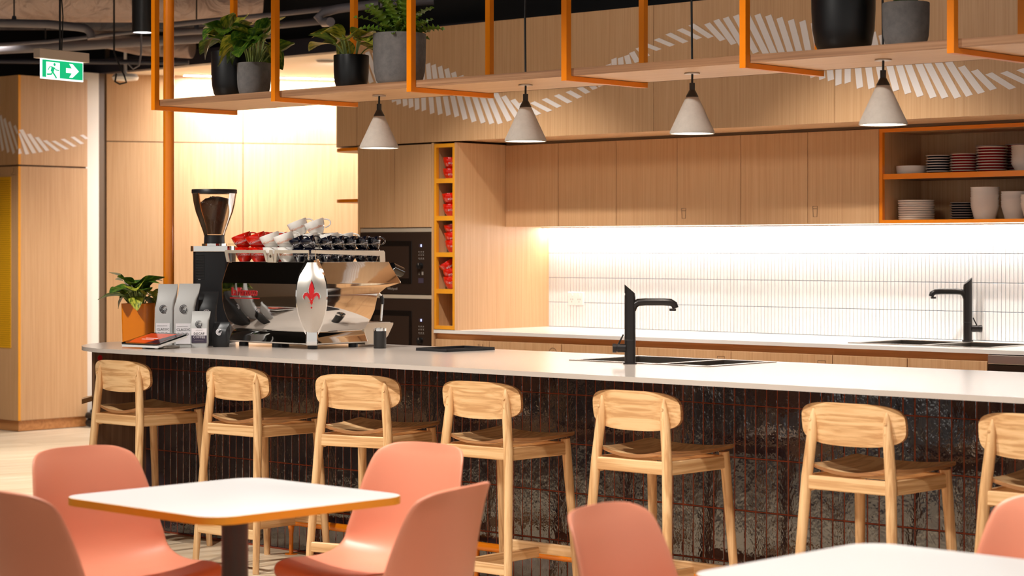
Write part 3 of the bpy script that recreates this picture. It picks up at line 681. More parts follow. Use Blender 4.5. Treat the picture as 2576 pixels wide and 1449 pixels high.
def make_tap(name, label, loc, d, h=1.0):
    """column tap; d = rotation so that local +x is the spout direction"""
    o = thing(name, label, 'tap', loc, d)
    obj('base_ring', B().lathe([(0.0, 0), (0.027, 0), (0.027, 0.006), (0.0, 0.006)], 24), 'tap_black', o)
    obj('column', B().cyl((0,0,0.004), (0,0,0.262), 0.0215, n=28), 'tap_black', o)
    obj('joint_ring', B().lathe([(0.0217, 0.092), (0.0221, 0.0925), (0.0221, 0.0945), (0.0217, 0.095)], 28, close=True), 'black_metal', o)
    hd = B(); n = 28; lo = []; hi = []
    for k in range(n):
        a = 2*PI*k/n; x, y = 0.0215*math.cos(a), 0.0215*math.sin(a)
        lo.append((x, y, 0.2615)); tz = 0.31 - (x+0.0215)/0.043*0.036; hi.append((x*0.97-0.001, y*0.97, tz))
    hd.grid([lo, hi], True); hd.f.append(tuple(range(n))); hd.f.append(tuple(range(n, 2*n)))
    k = obj('control_head', hd, 'tap_black', o)
    obj('indicator', B().box(-0.0222, -0.0195, -0.008, 0.008, 0.268, 0.276), 'white_plastic', k)
    sp = [(0.008, 0, 0.212), (0.016, 0, 0.230), (0.032, 0, 0.240), (0.06, 0, 0.242), (0.13, 0, 0.242), (0.158, 0, 0.240), (0.172, 0, 0.232), (0.177, 0, 0.218)]
    q = obj('spout', B().tube(sp, [0.016, 0.0155, 0.0145, 0.014, 0.014, 0.014, 0.0135, 0.0125], 20), 'tap_black', o)
    obj('aerator', B().cyl((0.166, 0, 0.216), (0.166, 0, 0.207), 0.0135, 0.0125), 'black_metal', q)
    m = obj('mixer', B().cyl((-0.018, 0, 0.062), (-0.050, 0, 0.062), 0.0165, n=24).cyl((-0.053, 0, 0.062), (-0.068, 0, 0.062), 0.0175, n=24).cyl((-0.05, 0, 0.062), (-0.053, 0, 0.062), 0.014, n=20), 'tap_black', o)
    obj('lever', B().tube([(-0.045, 0, 0.077), (-0.026, 0, 0.115)], [0.0035, 0.003], 10), 'tap_black', m)
    return o
make_tap('kitchen_tap', 'tall matt black tap standing in front of the island sink', (-5.103, 6.318, 0.9), math.radians(42.2))
make_tap('kitchen_tap', 'tall matt black tap behind the back-wall sink', (-5.13, 8.945, 0.9), math.radians(42.2)+PI)

# orange foot rail along the island
t = thing('foot_rail', 'orange tubular foot rail along the tiled island', 'foot rail', (-7.0, 6.165, 0))
obj('tube', B().tube([(-0.62, 0, 0.145), (4.2, 0, 0.145)], 0.0175, 20), 'orange_paint', t)
for x in (0.10, 1.22, 2.34, 3.46):
    obj('post', B().tube([(x, 0, 0.0), (x, 0, 0.09), (x, 0, 0.128)], [0.0095, 0.0095, 0.015], 16), 'orange_paint', t)
    obj('foot_plate', B().lathe([(0.028, 0), (0.028, 0.003), (0.0, 0.003)], 20, (x, 0, 0)), 'orange_paint', t)

# ================================================================== BAR STOOLS
def prism_bar(b, p0, p1, w, h): # rectangular bar, width w horizontally, height h vertically
    p0 = Vector(p0); p1 = Vector(p1); d = (p1-p0); L = d.length; a = math.atan2(d.y, d.x)
    M = Matrix.Translation(p0) @ Matrix.Rotation(a, 4, 'Z')
    b.box(0, L, -w/2, w/2, -h/2, h/2, 0.003, M); return b
def make_stool():
    # faces +y (the bar); back on the -y side
    o = thing('bar_stool', '', 'stool')
    # legs
    def rear(s):
        # round leg scarfed flat against the backrest at its top
        P = [(s*0.192, -0.205, 0.0), (s*0.186, -0.196, 0.15), (s*0.160, -0.165, 0.60), (s*0.146, -0.158, 0.73), (s*0.141, -0.158, 0.79), (s*0.139, -0.155, 0.826)]
        return B().tube(P, [0.0135, 0.0155, 0.0185, 0.0175, 0.0135, 0.005], 18)
    def front(s):
        return B().tube([(s*0.192, 0.205, 0.0), (s*0.186, 0.197, 0.15), (s*0.168, 0.165, 0.57), (s*0.165, 0.160, 0.622)], [0.0135, 0.0155, 0.0185, 0.0185], 18)
    for s in (-1, 1):
        l = obj('leg', rear(s), 'ash_z', o)
        for z in (0.755, 0.79): obj('dowel', B().cyl((s*(0.145-0.0015), -0.1735+0.003, z), (s*(0.145-0.0015), -0.1768+0.003, z), 0.0045, n=14), 'ash_y', l)
        l2 = obj('leg', front(s), 'ash_z', o)
        obj('foot_pad', B().lathe([(0.012, -0.0001), (0.012, 0.003), (0, 0.003)], 14, (s*0.192, 0.205, 0)), 'black_plastic', l2)
        obj('foot_pad', B().lathe([(0.012, -0.0001), (0.012, 0.003), (0, 0.003)], 14, (s*0.192, -0.205, 0)), 'black_plastic', l)
    # curved backrest (rounded ends, plan curve)
    n = 28; hw, zc, hh = 0.198, 0.781, 0.069
    def edge_z(x):
        u = abs(x)/hw; e = 3.6
        v = max(0.0, 1-u**e)**(1/e)
        return v
    fr, bkp = [], []
    xs = [-hw*math.cos(PI*i/n) for i in range(n+1)]
    rows_f = []; rows_b = []
    m = 8
    for x in xs:
        ez = edge_z(x); yb = -0.146 - 0.030*(x/hw)**2*(-1) - 0.022
        rowf = []; rowb = []
        for j in range(m+1):
            tq = -1+2*j/m; z = zc + hh*ez*tq*(1.0 if tq > 0 else 0.96) - 0.006*(1-(x/hw)**2)*(1 if tq < 0 else 0)
            yy = yb + 0.016*(1-abs(tq))*0.0 - 0.010*(z-zc)/hh*0.8
            rowf.append((x, yy+0.013, z)); rowb.append((x, yy, z))
        rows_f.append(rowf); rows_b.append(rowb)
    b = B().grid(rows_b); b.grid(rows_f)
    obj('backrest', b, 'ash_x', o)
    eb = B()
    loop_b = [r[0] for r in rows_b] + [r[-1] for r in reversed(rows_b)]
    loop_f = [r[0] for r in rows_f] + [r[-1] for r in reversed(rows_f)]
    eb.grid([loop_b, loop_f], True)
    obj('backrest_edge', eb, 'ply_edge', o, smooth=60)
    # dished plywood seat
    def seat_z(u, v):  # u across -1..1, v 0 rear..1 front
        return 0.622 + 0.020*u*u*(1.0-0.30*v) + 0.016*(v-0.35)**2*2 - 0.010*math.sin(PI*v)*(1-u*u) 
    rows_t = []; rows_u = []
    N_, M_ = 16, 14
    for i in range(M_+1):
        v = i/M_; hwid = 0.160+0.042*v**0.8
        rt = []; ru = []
        for k in range(N_+1):
            u = -1+2*k/N_
            y = -0.158+0.345*v - 0.012*(1-u*u)*(1-v) + 0.010*(1-u*u)*v
            # rounded corners
            cr = 1.0
            if v < 0.12: cr = 0.86+0.14*math.sqrt(max(0, 1-((0.12-v)/0.12)**2))
            if v > 0.93: cr = 0.94+0.06*math.sqrt(max(0, 1-((v-0.93)/0.07)**2))
            z = seat_z(u, v); x = u*hwid*cr
            rt.append((x, y, z)); ru.append((x, y, z-0.0115))
        rows_t.append(rt); rows_u.append(ru)
    st = obj('seat', B().grid(rows_t).grid(rows_u), 'seat_ply', o, smooth=50)
    lt = [r[0] for r in rows_t] + rows_t[-1][1:] + [r[-1] for r in reversed(rows_t[:-1])] + list(reversed(rows_t[0][1:-1]))
    lu = [r[0] for r in rows_u] + rows_u[-1][1:] + [r[-1] for r in reversed(rows_u[:-1])] + list(reversed(rows_u[0][1:-1]))
    obj('seat_edge', B().grid([lt, lu], True), 'ply_edge', st, smooth=50)
    # aprons
    obj('apron', prism_bar(B(), (-0.155, -0.165, 0.585), (0.155, -0.165, 0.585), 0.022, 0.045), 'ash_x', o)
    for s in (-1, 1):
        obj('side_apron', prism_bar(B(), (s*0.158, -0.16, 0.585), (s*0.165, 0.158, 0.585), 0.022, 0.048), 'ash_y', o)
        blk = B().prism([(-0.045, 0.0), (0.0, 0.0), (0.0, -0.048), (-0.045, -0.02)] if s > 0 else [(0.0, 0.0), (0.045, 0.0), (0.045, -0.02), (0.0, -0.048)], -0.012, 0.012, 'y')
        obj('corner_block', blk, 'ash_x', o, (s*0.150, -0.150, 0.603))
    obj('apron', prism_bar(B(), (-0.16, 0.158, 0.590), (0.16, 0.158, 0.590), 0.022, 0.038), 'ash_x', o)
    # low stretchers: rear, front and a middle link
    obj('stretcher', prism_bar(B(), (-0.186, -0.197, 0.160), (0.186, -0.197, 0.160), 0.018, 0.040), 'ash_x', o)
    obj('stretcher', prism_bar(B(), (-0.184, 0.196, 0.185), (0.184, 0.196, 0.185), 0.020, 0.042), 'ash_x', o)
    M = Matrix.Translation((0, 0, 0))
    obj('stretcher', B().box(-0.009, 0.009, -0.19, 0.19, 0.150, 0.190, 0.002), 'ash_y', o)
    return o
stool = make_stool()
ST = [(-7.56, 5.885, 0, 'next to the wooden end panel'), (-6.775, 5.885, 1, 'second from the wooden end panel'), (-6.05, 5.86, 14, 'third from the end panel, turned slightly'),
      (-5.365, 5.885, 1, 'fourth from the wooden end panel'), (-4.615, 5.885, 0, 'in front of the island tap and sink'), (-3.715, 5.885, 0, 'behind the table without a near chair'), (-3.06, 5.885, 0, 'last in the row away from the end panel')]
ST[5] = (-3.715, 5.885, 0, 'sixth from the wooden end panel'); ST[6] = (-3.06, 5.885, 0, 'seventh from the wooden end panel')
for i, (x, y, a, lb) in enumerate(ST):
    o = stool if i == 0 else copy_tree(stool, None)
    o.location = (x, y, 0); o.rotation_euler = (0, 0, math.radians(a))
    tag(o, 'light ash bar stool at the tiled island, ' + lb, 'stool', 'ash bar stools along the island')

# ================================================================== DINING TABLES AND PINK CHAIRS
def make_table():
    o = thing('cafe_table', '', 'table')
    hs = 0.329
    obj('top', B().prism(rrect(-hs+0.001, hs-0.001, -hs+0.001, hs-0.001, 0.079, 10), 0.6872, 0.703), 'table_white', o, smooth=30)
    out = rrect(-hs, hs, -hs, hs, 0.08, 10); inn = rrect(-hs+0.002, hs-0.002, -hs+0.002, hs-0.002, 0.078, 10)
    eb = B(); n = len(out)
    eb.grid([[(x, y, 0.6832) for x, y in inn], [(x, y, 0.6832) for x, y in out], [(x, y, 0.7022) for x, y in out], [(x, y, 0.7032) for x, y in inn]], True)
    eb.f.append(tuple(range(n)))
    obj('edge_band', eb, 'amber_edge', o, smooth=30)
    obj('column', B().cyl((0,0,0.02), (0,0,0.675), 0.035, n=32), 'brown_black', o)
    br = B().box(-0.24, 0.24, -0.028, 0.028, 0.670, 0.683, 0.002).box(-0.028, 0.028, -0.24, 0.24, 0.670, 0.683, 0.002)
    obj('bracket', br, 'brown_black', o)
    obj('base_plate', B().prism(rrect(-0.2, 0.2, -0.2, 0.2, 0.05), 0, 0.012).lathe([(0.06, 0.012), (0.04, 0.03), (0.035, 0.03)], 28), 'brown_black', o)
    return o
tb = make_table(); tb.location = (-4.194, 3.551, 0); tb.rotation_euler = (0, 0, math.radians(-1.5))
tag(tb, 'square white cafe table with amber edge and four pink chairs around it', 'table', 'white cafe tables')
tb2 = copy_tree(tb, (-2.19, 3.605, 0), math.radians(-1.5), 'square white cafe table with amber edge by the seventh bar stool', 'white cafe tables')

def make_chair():
    # faces -y
    o = thing('shell_chair', '', 'chair')
    prof = [(-0.240, 0.446), (-0.235, 0.463), (-0.205, 0.472), (-0.14, 0.470), (-0.06, 0.461), (0.02, 0.455), (0.075, 0.459), (0.115, 0.476), (0.142, 0.505), (0.158, 0.545), (0.168, 0.595), (0.178, 0.65), (0.189, 0.705), (0.198, 0.746), (0.204, 0.769), (0.2072, 0.784), (0.2088, 0.792), (0.2095, 0.796)]
    wid = [0.145, 0.166, 0.188, 0.206, 0.218, 0.224, 0.226, 0.225, 0.222, 0.216, 0.206, 0.196, 0.185, 0.174, 0.158, 0.135, 0.101, 0.049]
    K = 18
    def interp(a, t):
        i = min(int(t), len(a)-2); fr = t-i; return a[i], a[i+1], fr
    def cr(a, t):
        i = min(int(t), len(a)-2); fr = t-i
        p0 = a[max(0, i-1)]; p1 = a[i]; p2 = a[i+1]; p3 = a[min(len(a)-1, i+2)]
        return 0.5*((2*p1)+(-p0+p2)*fr+(2*p0-5*p1+4*p2-p3)*fr*fr+(-p0+3*p1-3*p2+p3)*fr**3)
    ys = [p[0] for p in prof]; zs = [p[1] for p in prof]
    S = 45; rows = []
    for i in range(S+1):
        tt = (len(prof)-1)*i/S
        y, z, wv = cr(ys, tt), cr(zs, tt), cr(wid, tt)
        y2, z2 = cr(ys, min(tt+0.01, len(prof)-1)), cr(zs, min(tt+0.01, len(prof)-1)); y1, z1 = cr(ys, max(tt-0.01, 0)), cr(zs, max(tt-0.01, 0))
        d = Vector((0, y2-y1, z2-z1)); d.normalize(); nrm = Vector((0, -d.z, d.y))   # towards the sitter
        s = tt/(len(prof)-1)
        cup = 0.020 + 0.055*max(0, math.sin(PI*min(1, max(0, (s-0.25)/0.75)*0.85)))     # sides curl forward at the back
        row = []
        for k in range(K+1):
            u = -1+2*k/K
            p = Vector((u*wv, y, z)) + nrm*(cup*(abs(u)*wv/0.205)**2.2)
            row.append(tuple(p))
        rows.append(row)
    sh = B().grid(rows); me = sh.mesh('shell', 60)
    bm = bmesh.new(); bm.from_mesh(me)
    bmesh.ops.solidify(bm, geom=bm.faces[:], thickness=0.0085)
    bmesh.ops.recalc_face_normals(bm, faces=bm.faces); bm.to_mesh(me); bm.free()
    for p in me.polygons: p.use_smooth = True
    s_ = link('shell', me, 'pink_plastic', o)
    md = s_.modifiers.new('soft', 'SUBSURF'); md.levels = 1; md.render_levels = 1
    for sx in (-1, 1):
        for (y0, y1) in ((-0.11, -0.175), (0.09, 0.185)):
            obj('leg', B().tube([(sx*0.13, y0, 0.437), (sx*0.205, y1, 0.0)], [0.012, 0.008], 14), 'pink_plastic', o)
    obj('seat_frame', B().tube([(-0.13, -0.11, 0.440), (0.13, 0.09, 0.440)], 0.009, 10).tube([(0.13, -0.11, 0.440), (-0.13, 0.09, 0.440)], 0.009, 10), 'pink_plastic', o)
    return o
ch = make_chair()
tx, ty = -4.194, 3.551
CH = [((tx-0.405, ty+0.0, 0), 90, 'with its back to the wooden block and floor'), ((tx, ty+0.49, 0), 0, 'with its back to the stools'),
      ((tx+0.64, ty-0.04, 0), -76, 'turned askew, at the table with four chairs, back away from the wooden block'), ((tx, ty-0.475, 0), 180, 'opposite the one with its back to the stools')]
LB = ['salmon pink shell chair at the four-chair table, back towards the oak block', 'salmon pink shell chair at the four-chair table, back towards the third stool',
      'salmon pink shell chair at the four-chair table, pushed out and turned askew', 'salmon pink shell chair facing the stools across the four-chair table',
      'salmon pink shell chair standing between the two white tables', 'salmon pink shell chair at the other table, in front of the seventh stool']
CP = [(tx-0.425, ty-0.05, 90), (tx+0.035, ty+0.49, 0), (tx+0.64, ty-0.05, -76), (tx+0.093, ty-0.594, 180), (-2.690, 3.490, 100), (-2.193, 4.092, 0)]
for i, (x, y, a) in enumerate(CP):
    o = ch if i == 0 else copy_tree(ch, None)
    o.location = (x, y, 0); o.rotation_euler = (0, 0, math.radians(a))
    tag(o, LB[i], 'chair', 'pink shell chairs')

# ================================================================== HANGING SHELF
t = thing('hanging_shelf', 'long oak shelf hung over the island in orange steel brackets', 'shelf', (-7.64, 6.0, 2.003))
SD = 0.435
# board with rounded left end
bd = [(-0.055+0.10, 0.0)] + [(5.3, 0.0), (5.3, SD)] + [(0.045, SD)]
lf = arc(0.045, SD-0.10, 0.10, PI/2, PI, 8) + arc(0.045, 0.10, 0.10, PI, 1.5*PI, 8)
poly = [(5.3, 0.0), (5.3, SD)] + lf
obj('board', B().prism(poly, 0.001, 0.028), 'oak_board', t, smooth=30)
eb = B(); n = len(lf)
loop = [(5.3, SD)] + lf + [(5.3, 0.0)]
inner = [(x+ (0.001 if i else 0), y) for i, (x, y) in enumerate(loop)]
off = []
cxm, cym = 2.6, SD/2
def outw(p, e=0.0015): return (p[0]-(e if p[0] < 0.06 else 0), p[1]+(e if p[1] > cym else -e))
eb.grid([[(x, y, 0.0) for x, y in loop], [(*outw(p), 0.0) for p in loop], [(*outw(p), 0.029) for p in loop], [(x, y, 0.029) for x, y in loop]])
obj('board_edge', eb, 'oak_board_edge', t, smooth=30)
bw = 0.026
for i in range(7):
    x = i*0.828 if i else 0.0
    pts = [(-0.030, 1.44), (-0.030, -0.019), (SD+0.028, -0.019), (SD+0.028, 1.44), (SD+0.003, 1.44), (SD+0.003, -0.0006), (0.003, -0.0006), (-0.001, 0.0015), (-0.003, 0.006), (-0.003, 1.44)]
    b = B().prism(pts, x, x+bw, 'x')
    obj('bracket', b, 'orange_paint', t, smooth=20)
t = thing('orange_pole', 'round orange steel pole standing on the island end, rising to the ceiling', 'pole', (-7.846, 6.235, 0.9))
obj('tube', B().cyl((0,0,0.0), (0,0,2.54), 0.0255, n=32), 'orange_paint', t)
obj('flange', B().lathe([(0.05, 0), (0.05, 0.004), (0.0255, 0.004)], 28), 'orange_paint', t)

# ================================================================== PENDANT LAMPS
PX = [-6.38, -5.543, -4.711, -3.885]; PL = ['over the small black tray', 'between the tray and the island tap', 'beyond the island tap', 'in front of the crockery shelves']
def make_pendant():
    o = thing('pendant_lamp', '', 'lamp')
    sh = [(0.022, 0.140), (0.0825, 0.010), (0.0835, 0.004), (0.0825, 0.0), (0.079, 0.001), (0.077, 0.010), (0.018, 0.134)]
    obj('shade', B().lathe(sh, 48, close=True), 'concrete_shade', o, smooth=40)
    obj('holder', B().lathe([(0.0, 0.132), (0.0235, 0.136), (0.0235, 0.140), (0.012, 0.162), (0.0105, 0.164), (0.0105, 0.190), (0.0, 0.190)], 24), 'black_metal', o)
    obj('cord', B().tube([(0,0,0.188), (0.001,0,0.232), (0.0, 0, 0.26), (-0.003, 0, 0.5), (0.002, 0.001, 0.75), (0, 0, 1.67)], 0.0042, 10), 'cable_black', o)
    obj('rose', B().lathe([(0.029, 0.2225), (0.029, 0.2268), (0.0, 0.2268)], 28), 'satin_steel', o)
    obj('lamp', B().lathe([(0.0, 0.0045), (0.0765, 0.0045), (0.0765, 0.0075), (0.0, 0.0075)], 32), 'lamp_glow', o)
    return o
pn = make_pendant()
for i, x in enumerate(PX):
    o = pn if i == 0 else copy_tree(pn, None)
    o.location = (x, 6.2, 1.776); tag(o, 'conical concrete pendant lamp under the hanging shelf, ' + PL[i], 'lamp', 'concrete pendant lamps')
    light('pendant_beam', 'SPOT', (x, 6.2, 1.772), (x, 6.2, 0), 24, WARM, 0.035, 120, 0.8)

# ================================================================== PLANTS
def leaf_mesh(name, wav=0.0, sharp=1.0, fold=0.25, droop=0.35):
    n = 10; rows = []
    for i in range(n+1):
        s = i/n
        wv = 0.45*(math.sin(PI*min(1, s*0.98+0.02))**0.75)*(1-0.45*s)*1.25 if 0 < i < n else 0.012
        x = s - 0.08*(1-s)*0; z = -droop*s*s
        row = []
        for u in (-1, -0.6, 0, 0.6, 1):
            back = 0.10*abs(u)*(1-s)**4*3
            row.append((x-back*0.5, u*wv, z + fold*abs(u)*wv + 0.03*math.sin(9*s+u*3)*abs(u)))
        rows.append(row)
    return B().grid(rows).mesh(name, 60)
LEAVES = [leaf_mesh('leaf', droop=0.30, fold=0.35), leaf_mesh('leaf', droop=0.55, fold=0.2), leaf_mesh('leaf', droop=0.12, fold=0.5)]
def pot(b_name, parent, r, h, mat, taper=0.86, thick=0.006):
    pf = [(0.0, 0.0), (r*0.62, 0.0), (r*0.76, h*0.03), (r*0.87, h*0.11), (r*0.955, h*0.28), (r*0.985, h*0.5), (r, h*0.97), (r-0.001, h), (r-thick, h), (r-thick, h*0.86)]
    obj(b_name, B().lathe(pf, 48, close=True), mat, parent, smooth=50)
    obj('soil', B().lathe([(0.0, h*0.88), (r-thick+0.0005, h*0.88)], 24, close=True), 'soil', parent)
def pothos(label, loc, r, h, potmat, n, spread, height, size, seed, varieg, bias=(0,0)):
    o = thing('potted_pothos', label, 'plant', loc); pot('pot', o, r, h, potmat)
    grow_pothos(o, r, h, n, spread, height, size, seed, varieg, bias); return o
def grow_pothos(o, r, h, n, spread, height, size, seed, varieg, bias=(0,0)):
    rg = random.Random(seed)
    for i in range(n):
        a = 2*PI*i*0.381966+rg.uniform(-.3, .3); f = rg.uniform(0.35, 1.0)
        out = spread*f; up = height*(1.05-0.75*f*f)*rg.uniform(0.75, 1.1)
        b0 = Vector((math.cos(a)*r*0.35, math.sin(a)*r*0.35, h*0.87))
        tip = Vector((math.cos(a)*out+bias[0]*f, math.sin(a)*out+bias[1]*f, h+up))
        mid = (b0+tip)/2 + Vector((0, 0, 0.02+up*0.25))
        path = [b0*(1-s)**2 + mid*2*s*(1-s) + tip*s*s for s in (0, .25, .5, .75, 1)]
        lv_s = size*rg.uniform(0.7, 1.15)
        st = obj('stem', B().tube(path, [0.0035, 0.003, 0.0028, 0.0025, 0.002], 6), 'leaf_stem', o)
        d = (tip-mid).normalized()
        yaw = math.atan2(math.sin(a)+rg.uniform(-.5,.5), math.cos(a)+rg.uniform(-.5,.5))
        pitch = rg.uniform(-0.5, 0.75) if f > 0.5 else rg.uniform(-1.1, -0.2)
        link('leaf', LEAVES[i % 3], 'leaf_variegated' if rg.random() < varieg else 'leaf_green', o, tip, (rg.uniform(-.5, .5), pitch, yaw), (lv_s,)*3)
ZS = 2.033
pothos('pothos in a tall black pot on the hanging shelf, beside a grey pot', (-7.345, 6.2, ZS), 0.094, 0.215, 'pot_black', 24, 0.10, 0.13, 0.115, 3, 0.35, (-0.02, 0))
pothos('pothos in a short grey concrete pot on the hanging shelf', (-7.155, 6.17, ZS), 0.077, 0.150, 'concrete_grey', 24, 0.10, 0.15, 0.12, 7, 0.2, (0.02, 0))
pothos('yellow variegated pothos in a small black pot on the hanging shelf', (-6.552, 6.2, ZS), 0.0765, 0.150, 'pot_black', 14, 0.10, 0.10, 0.125, 12, 0.9, (-0.02, 0))
# fern-like plant with crinkled fronds
def frond_mesh(seed):
    rg = random.Random(seed); n = 26; rows = []
    for i in range(n+1):
        s = i/n; wv = (0.03+0.13*math.sin(PI*s**0.8)**0.8)*(0.72+0.28*math.sin(s*58)) if i < n else 0.004
        x = s*0.96; z = 0.5*s-0.62*s*s
        rows.append([(x, u*wv, z+0.06*abs(u)*math.sin(s*58+1.3)+0.04*abs(u)) for u in (-1, -0.5, 0, 0.5, 1)])
    return B().grid(rows).mesh('frond', 70)
FR = [frond_mesh(i) for i in range(3)]
o = thing('potted_fern', 'crinkled green fern in a large grey concrete pot on the hanging shelf', 'plant', (-6.257, 6.2, ZS)); pot('pot', o, 0.1125, 0.222, 'concrete_grey')
rg = random.Random(5)
for i in range(34):
    a = 2*PI*i*0.381966; f = (i+0.5)/34
    L_ = rg.uniform(0.13, 0.22)*(1.15-0.35*f)
    link('frond', FR[i % 3], 'fern_green', o, (math.cos(a)*0.03, math.sin(a)*0.03, 0.19), (rg.uniform(-.5,.5), -(1.35-1.15*f), a), (L_, L_*1.15, L_))
# two pots at the right of the shelf, their tops out of frame
o = thing('potted_plant', 'large black pot standing on the hanging shelf next to the grey pot with short stems', 'plant', (-4.047, 6.2, ZS)); pot('pot', o, 0.1135, 0.30, 'pot_black'); grow_pothos(o, 0.11, 0.30, 12, 0.14, 0.16, 0.11, 21, 0.3)
o = thing('potted_plant', 'grey concrete pot with short green stems on the hanging shelf, beside the large black pot', 'plant', (-3.794, 6.2, ZS)); pot('pot', o, 0.0805, 0.158, 'concrete_grey')
for i in range(16):
    a = 2*PI*i*0.381966; f = (i+0.5)/16
    link('frond', FR[i % 3], 'fern_green', o, (math.cos(a)*0.02, math.sin(a)*0.02, 0.13), (0, -(1.5-1.0*f), a), (0.15, 0.13, 0.15))
# orange planter on the island end
o = thing('orange_planter', 'tall orange box planter with pothos on the island end', 'plant', (-7.80, 6.02, 0.9), math.radians(30))
pl = B(); q0 = rrect(-0.058, 0.058, -0.058, 0.058, 0.012, 3); q1 = rrect(-0.062, 0.062, -0.062, 0.062, 0.012, 3); q2 = rrect(-0.058, 0.058, -0.058, 0.058, 0.01, 3)
pl.grid([[(x, y, 0.0) for x, y in q0], [(x, y, 0.195) for x, y in q1], [(x, y, 0.195) for x, y in q2], [(x, y, 0.16) for x, y in q2]], True); pl.f.append(tuple(range(len(q0))))
obj('box', pl, 'orange_paint', o, smooth=40); obj('soil', B().prism(q2, 0.155, 0.165), 'soil', o)
grow_pothos(o, 0.06, 0.185, 26, 0.070, 0.100, 0.105, 33, 0.3, (-0.01, -0.01))

# ================================================================== ESPRESSO MACHINE
x1, y0 = -6.895, 6.285          # base corner towards the dining side
t = thing('espresso_machine', 'chrome two-sided espresso machine with red lily emblem on the island', 'coffee machine', (x1, y0, 0.9))
em = t
X0 = -0.545                       # width to the left
def sect(z, o, yf, x0=X0):
    # rectangle outline outset by o, front edge at yf, slightly rounded corners
    return [(x, y, z) for x, y in rrect(x0-o, o, -o, yf, 0.012, 4)]
lower = B().grid([sect(0.075, -0.004, 0.325), sect(0.082, 0.002, 0.328), sect(0.10, 0.012, 0.335), sect(0.13, 0.022, 0.350), sect(0.165, 0.031, 0.362), sect(0.205, 0.036, 0.370), sect(0.24, 0.038, 0.378), sect(0.27, 0.038, 0.43), sect(0.2905, 0.038, 0.525)], True)
obj('lower_body', lower, 'chrome', t, smooth=50)
up = B().grid([sect(0.2905, 0.038, 0.525), sect(0.294, 0.037, 0.526), sect(0.34, 0.028, 0.497), sect(0.388, 0.016, 0.468)], True); up.f.append(tuple(range(3*len(sect(0, 0, 1)), 4*len(sect(0, 0, 1)))))
obj('upper_body', up, 'chrome', t, smooth=50)
base = B().grid([sect(0.018, 0.006, 0.33), sect(0.021, 0.014, 0.334), sect(0.026, 0.016, 0.335), sect(0.050, 0.008, 0.331), sect(0.068, 0.003, 0.328), sect(0.073, -0.002, 0.326), sect(0.077, -0.004, 0.325)], True); k = len(sect(0,0,1)); base.f.append(tuple(range(k)))
obj('base', base, 'chrome', t, smooth=40)
for fx, fy in ((-0.03, 0.03), (-0.03, 0.28), (-0.50, 0.03), (-0.50, 0.28), (-0.27, 0.03)):
    obj('foot', B().cyl((fx, fy, 0), (fx, fy, 0.02), 0.022, n=18), 'black_plastic', t)
# corner shield (turned 45 degrees) with its block
sh = thing('shield_frame', None, None); sh.parent = t
bpy.data.objects.remove(sh, do_unlink=True)
def shield(scale, bulge, off):
    zs = [0.076, 0.09, 0.12, 0.16, 0.20, 0.24, 0.27, 0.30, 0.33, 0.36, 0.388]
    ws = [0.027, 0.034, 0.046, 0.058, 0.065, 0.067, 0.066, 0.062, 0.053, 0.041, 0.029]
    rows = []
    for z, w_ in zip(zs, ws):
        lift = 0.040*math.sin(PI*(z-0.06)/0.36) - (0.012 if z > 0.33 else 0)*((z-0.33)/0.058 if z > 0.33 else 0)
        rows.append([(u*w_*scale, -(off + lift + bulge*(1-u*u)), 0.232+(z-0.232)*scale) for u in [-1+2*i/12 for i in range(13)]])
    return B().grid(rows)
SM = (0, 0, math.radians(45))
obj('shield_rim', shield(1.06, 0.008, 0.004), 'chrome', t, (0, 0, 0), SM)
s_ = obj('shield', shield(1.0, 0.012, 0.008), 'satin_steel', t, (0, 0, 0), SM)
obj('shield_foot', B().box(-0.027, 0.027, -0.018, 0.01, 0.018, 0.080, 0.004), 'chrome', t, (0.004, -0.004, 0), SM)
# fleur-de-lis
def petal(pts): return B().prism(pts, -0.0035, 0.0, 'y')
cpet = [(0.0, 0.075), (0.010, 0.052), (0.0155, 0.034), (0.0135, 0.016), (0.006, -0.004), (0.004, -0.012), (-0.004, -0.012), (-0.006, -0.004), (-0.0135, 0.016), (-0.0155, 0.034), (-0.010, 0.052)]
side = [(0.003, -0.016), (0.006, -0.002), (0.013, 0.012), (0.026, 0.019), (0.038, 0.016), (0.046, 0.004), (0.046, -0.008), (0.040, -0.016), (0.038, -0.004), (0.031, 0.003), (0.022, -0.002), (0.013, -0.014), (0.006, -0.026)]
tail = [(-0.004, -0.018), (0.004, -0.018), (0.0075, -0.032), (0.002, -0.040), (0.0, -0.046), (-0.002, -0.040), (-0.0075, -0.032)]
drop = arc(0, -0.056, 0.005, 0, 2*PI, 10)[:-1]
flr = B()
for pts in (cpet, side, list(reversed([(-x, y) for x, y in side])), tail, drop): flr.prism(list(reversed(pts)), -0.004, 0.0, 'y')
flb = B()
for pts, s in ((cpet, 1.16), (tail, 1.25), (drop, 1.0)):
    cx = sum(p[0] for p in pts)/len(pts); cz = sum(p[1] for p in pts)/len(pts)
    flb.prism(list(reversed([(cx+(x-cx)*s, cz+(y-cz)*s) for x, y in pts])), -0.0025, 0.0, 'y')
for sg in (1, -1):
    cx, cz = 0.026, 0.0
    pp = [(sg*(cx+(x-cx)*1.14), cz+(y-cz)*1.16) for x, y in side]; flb.prism(list(reversed(pp)) if sg > 0 else pp, -0.0025, 0.0, 'y')
flb.prism(ribbon([(-0.016, -0.030), (0.016, -0.030)], 0.006), -0.003, 0, 'y')
YS = -0.0605
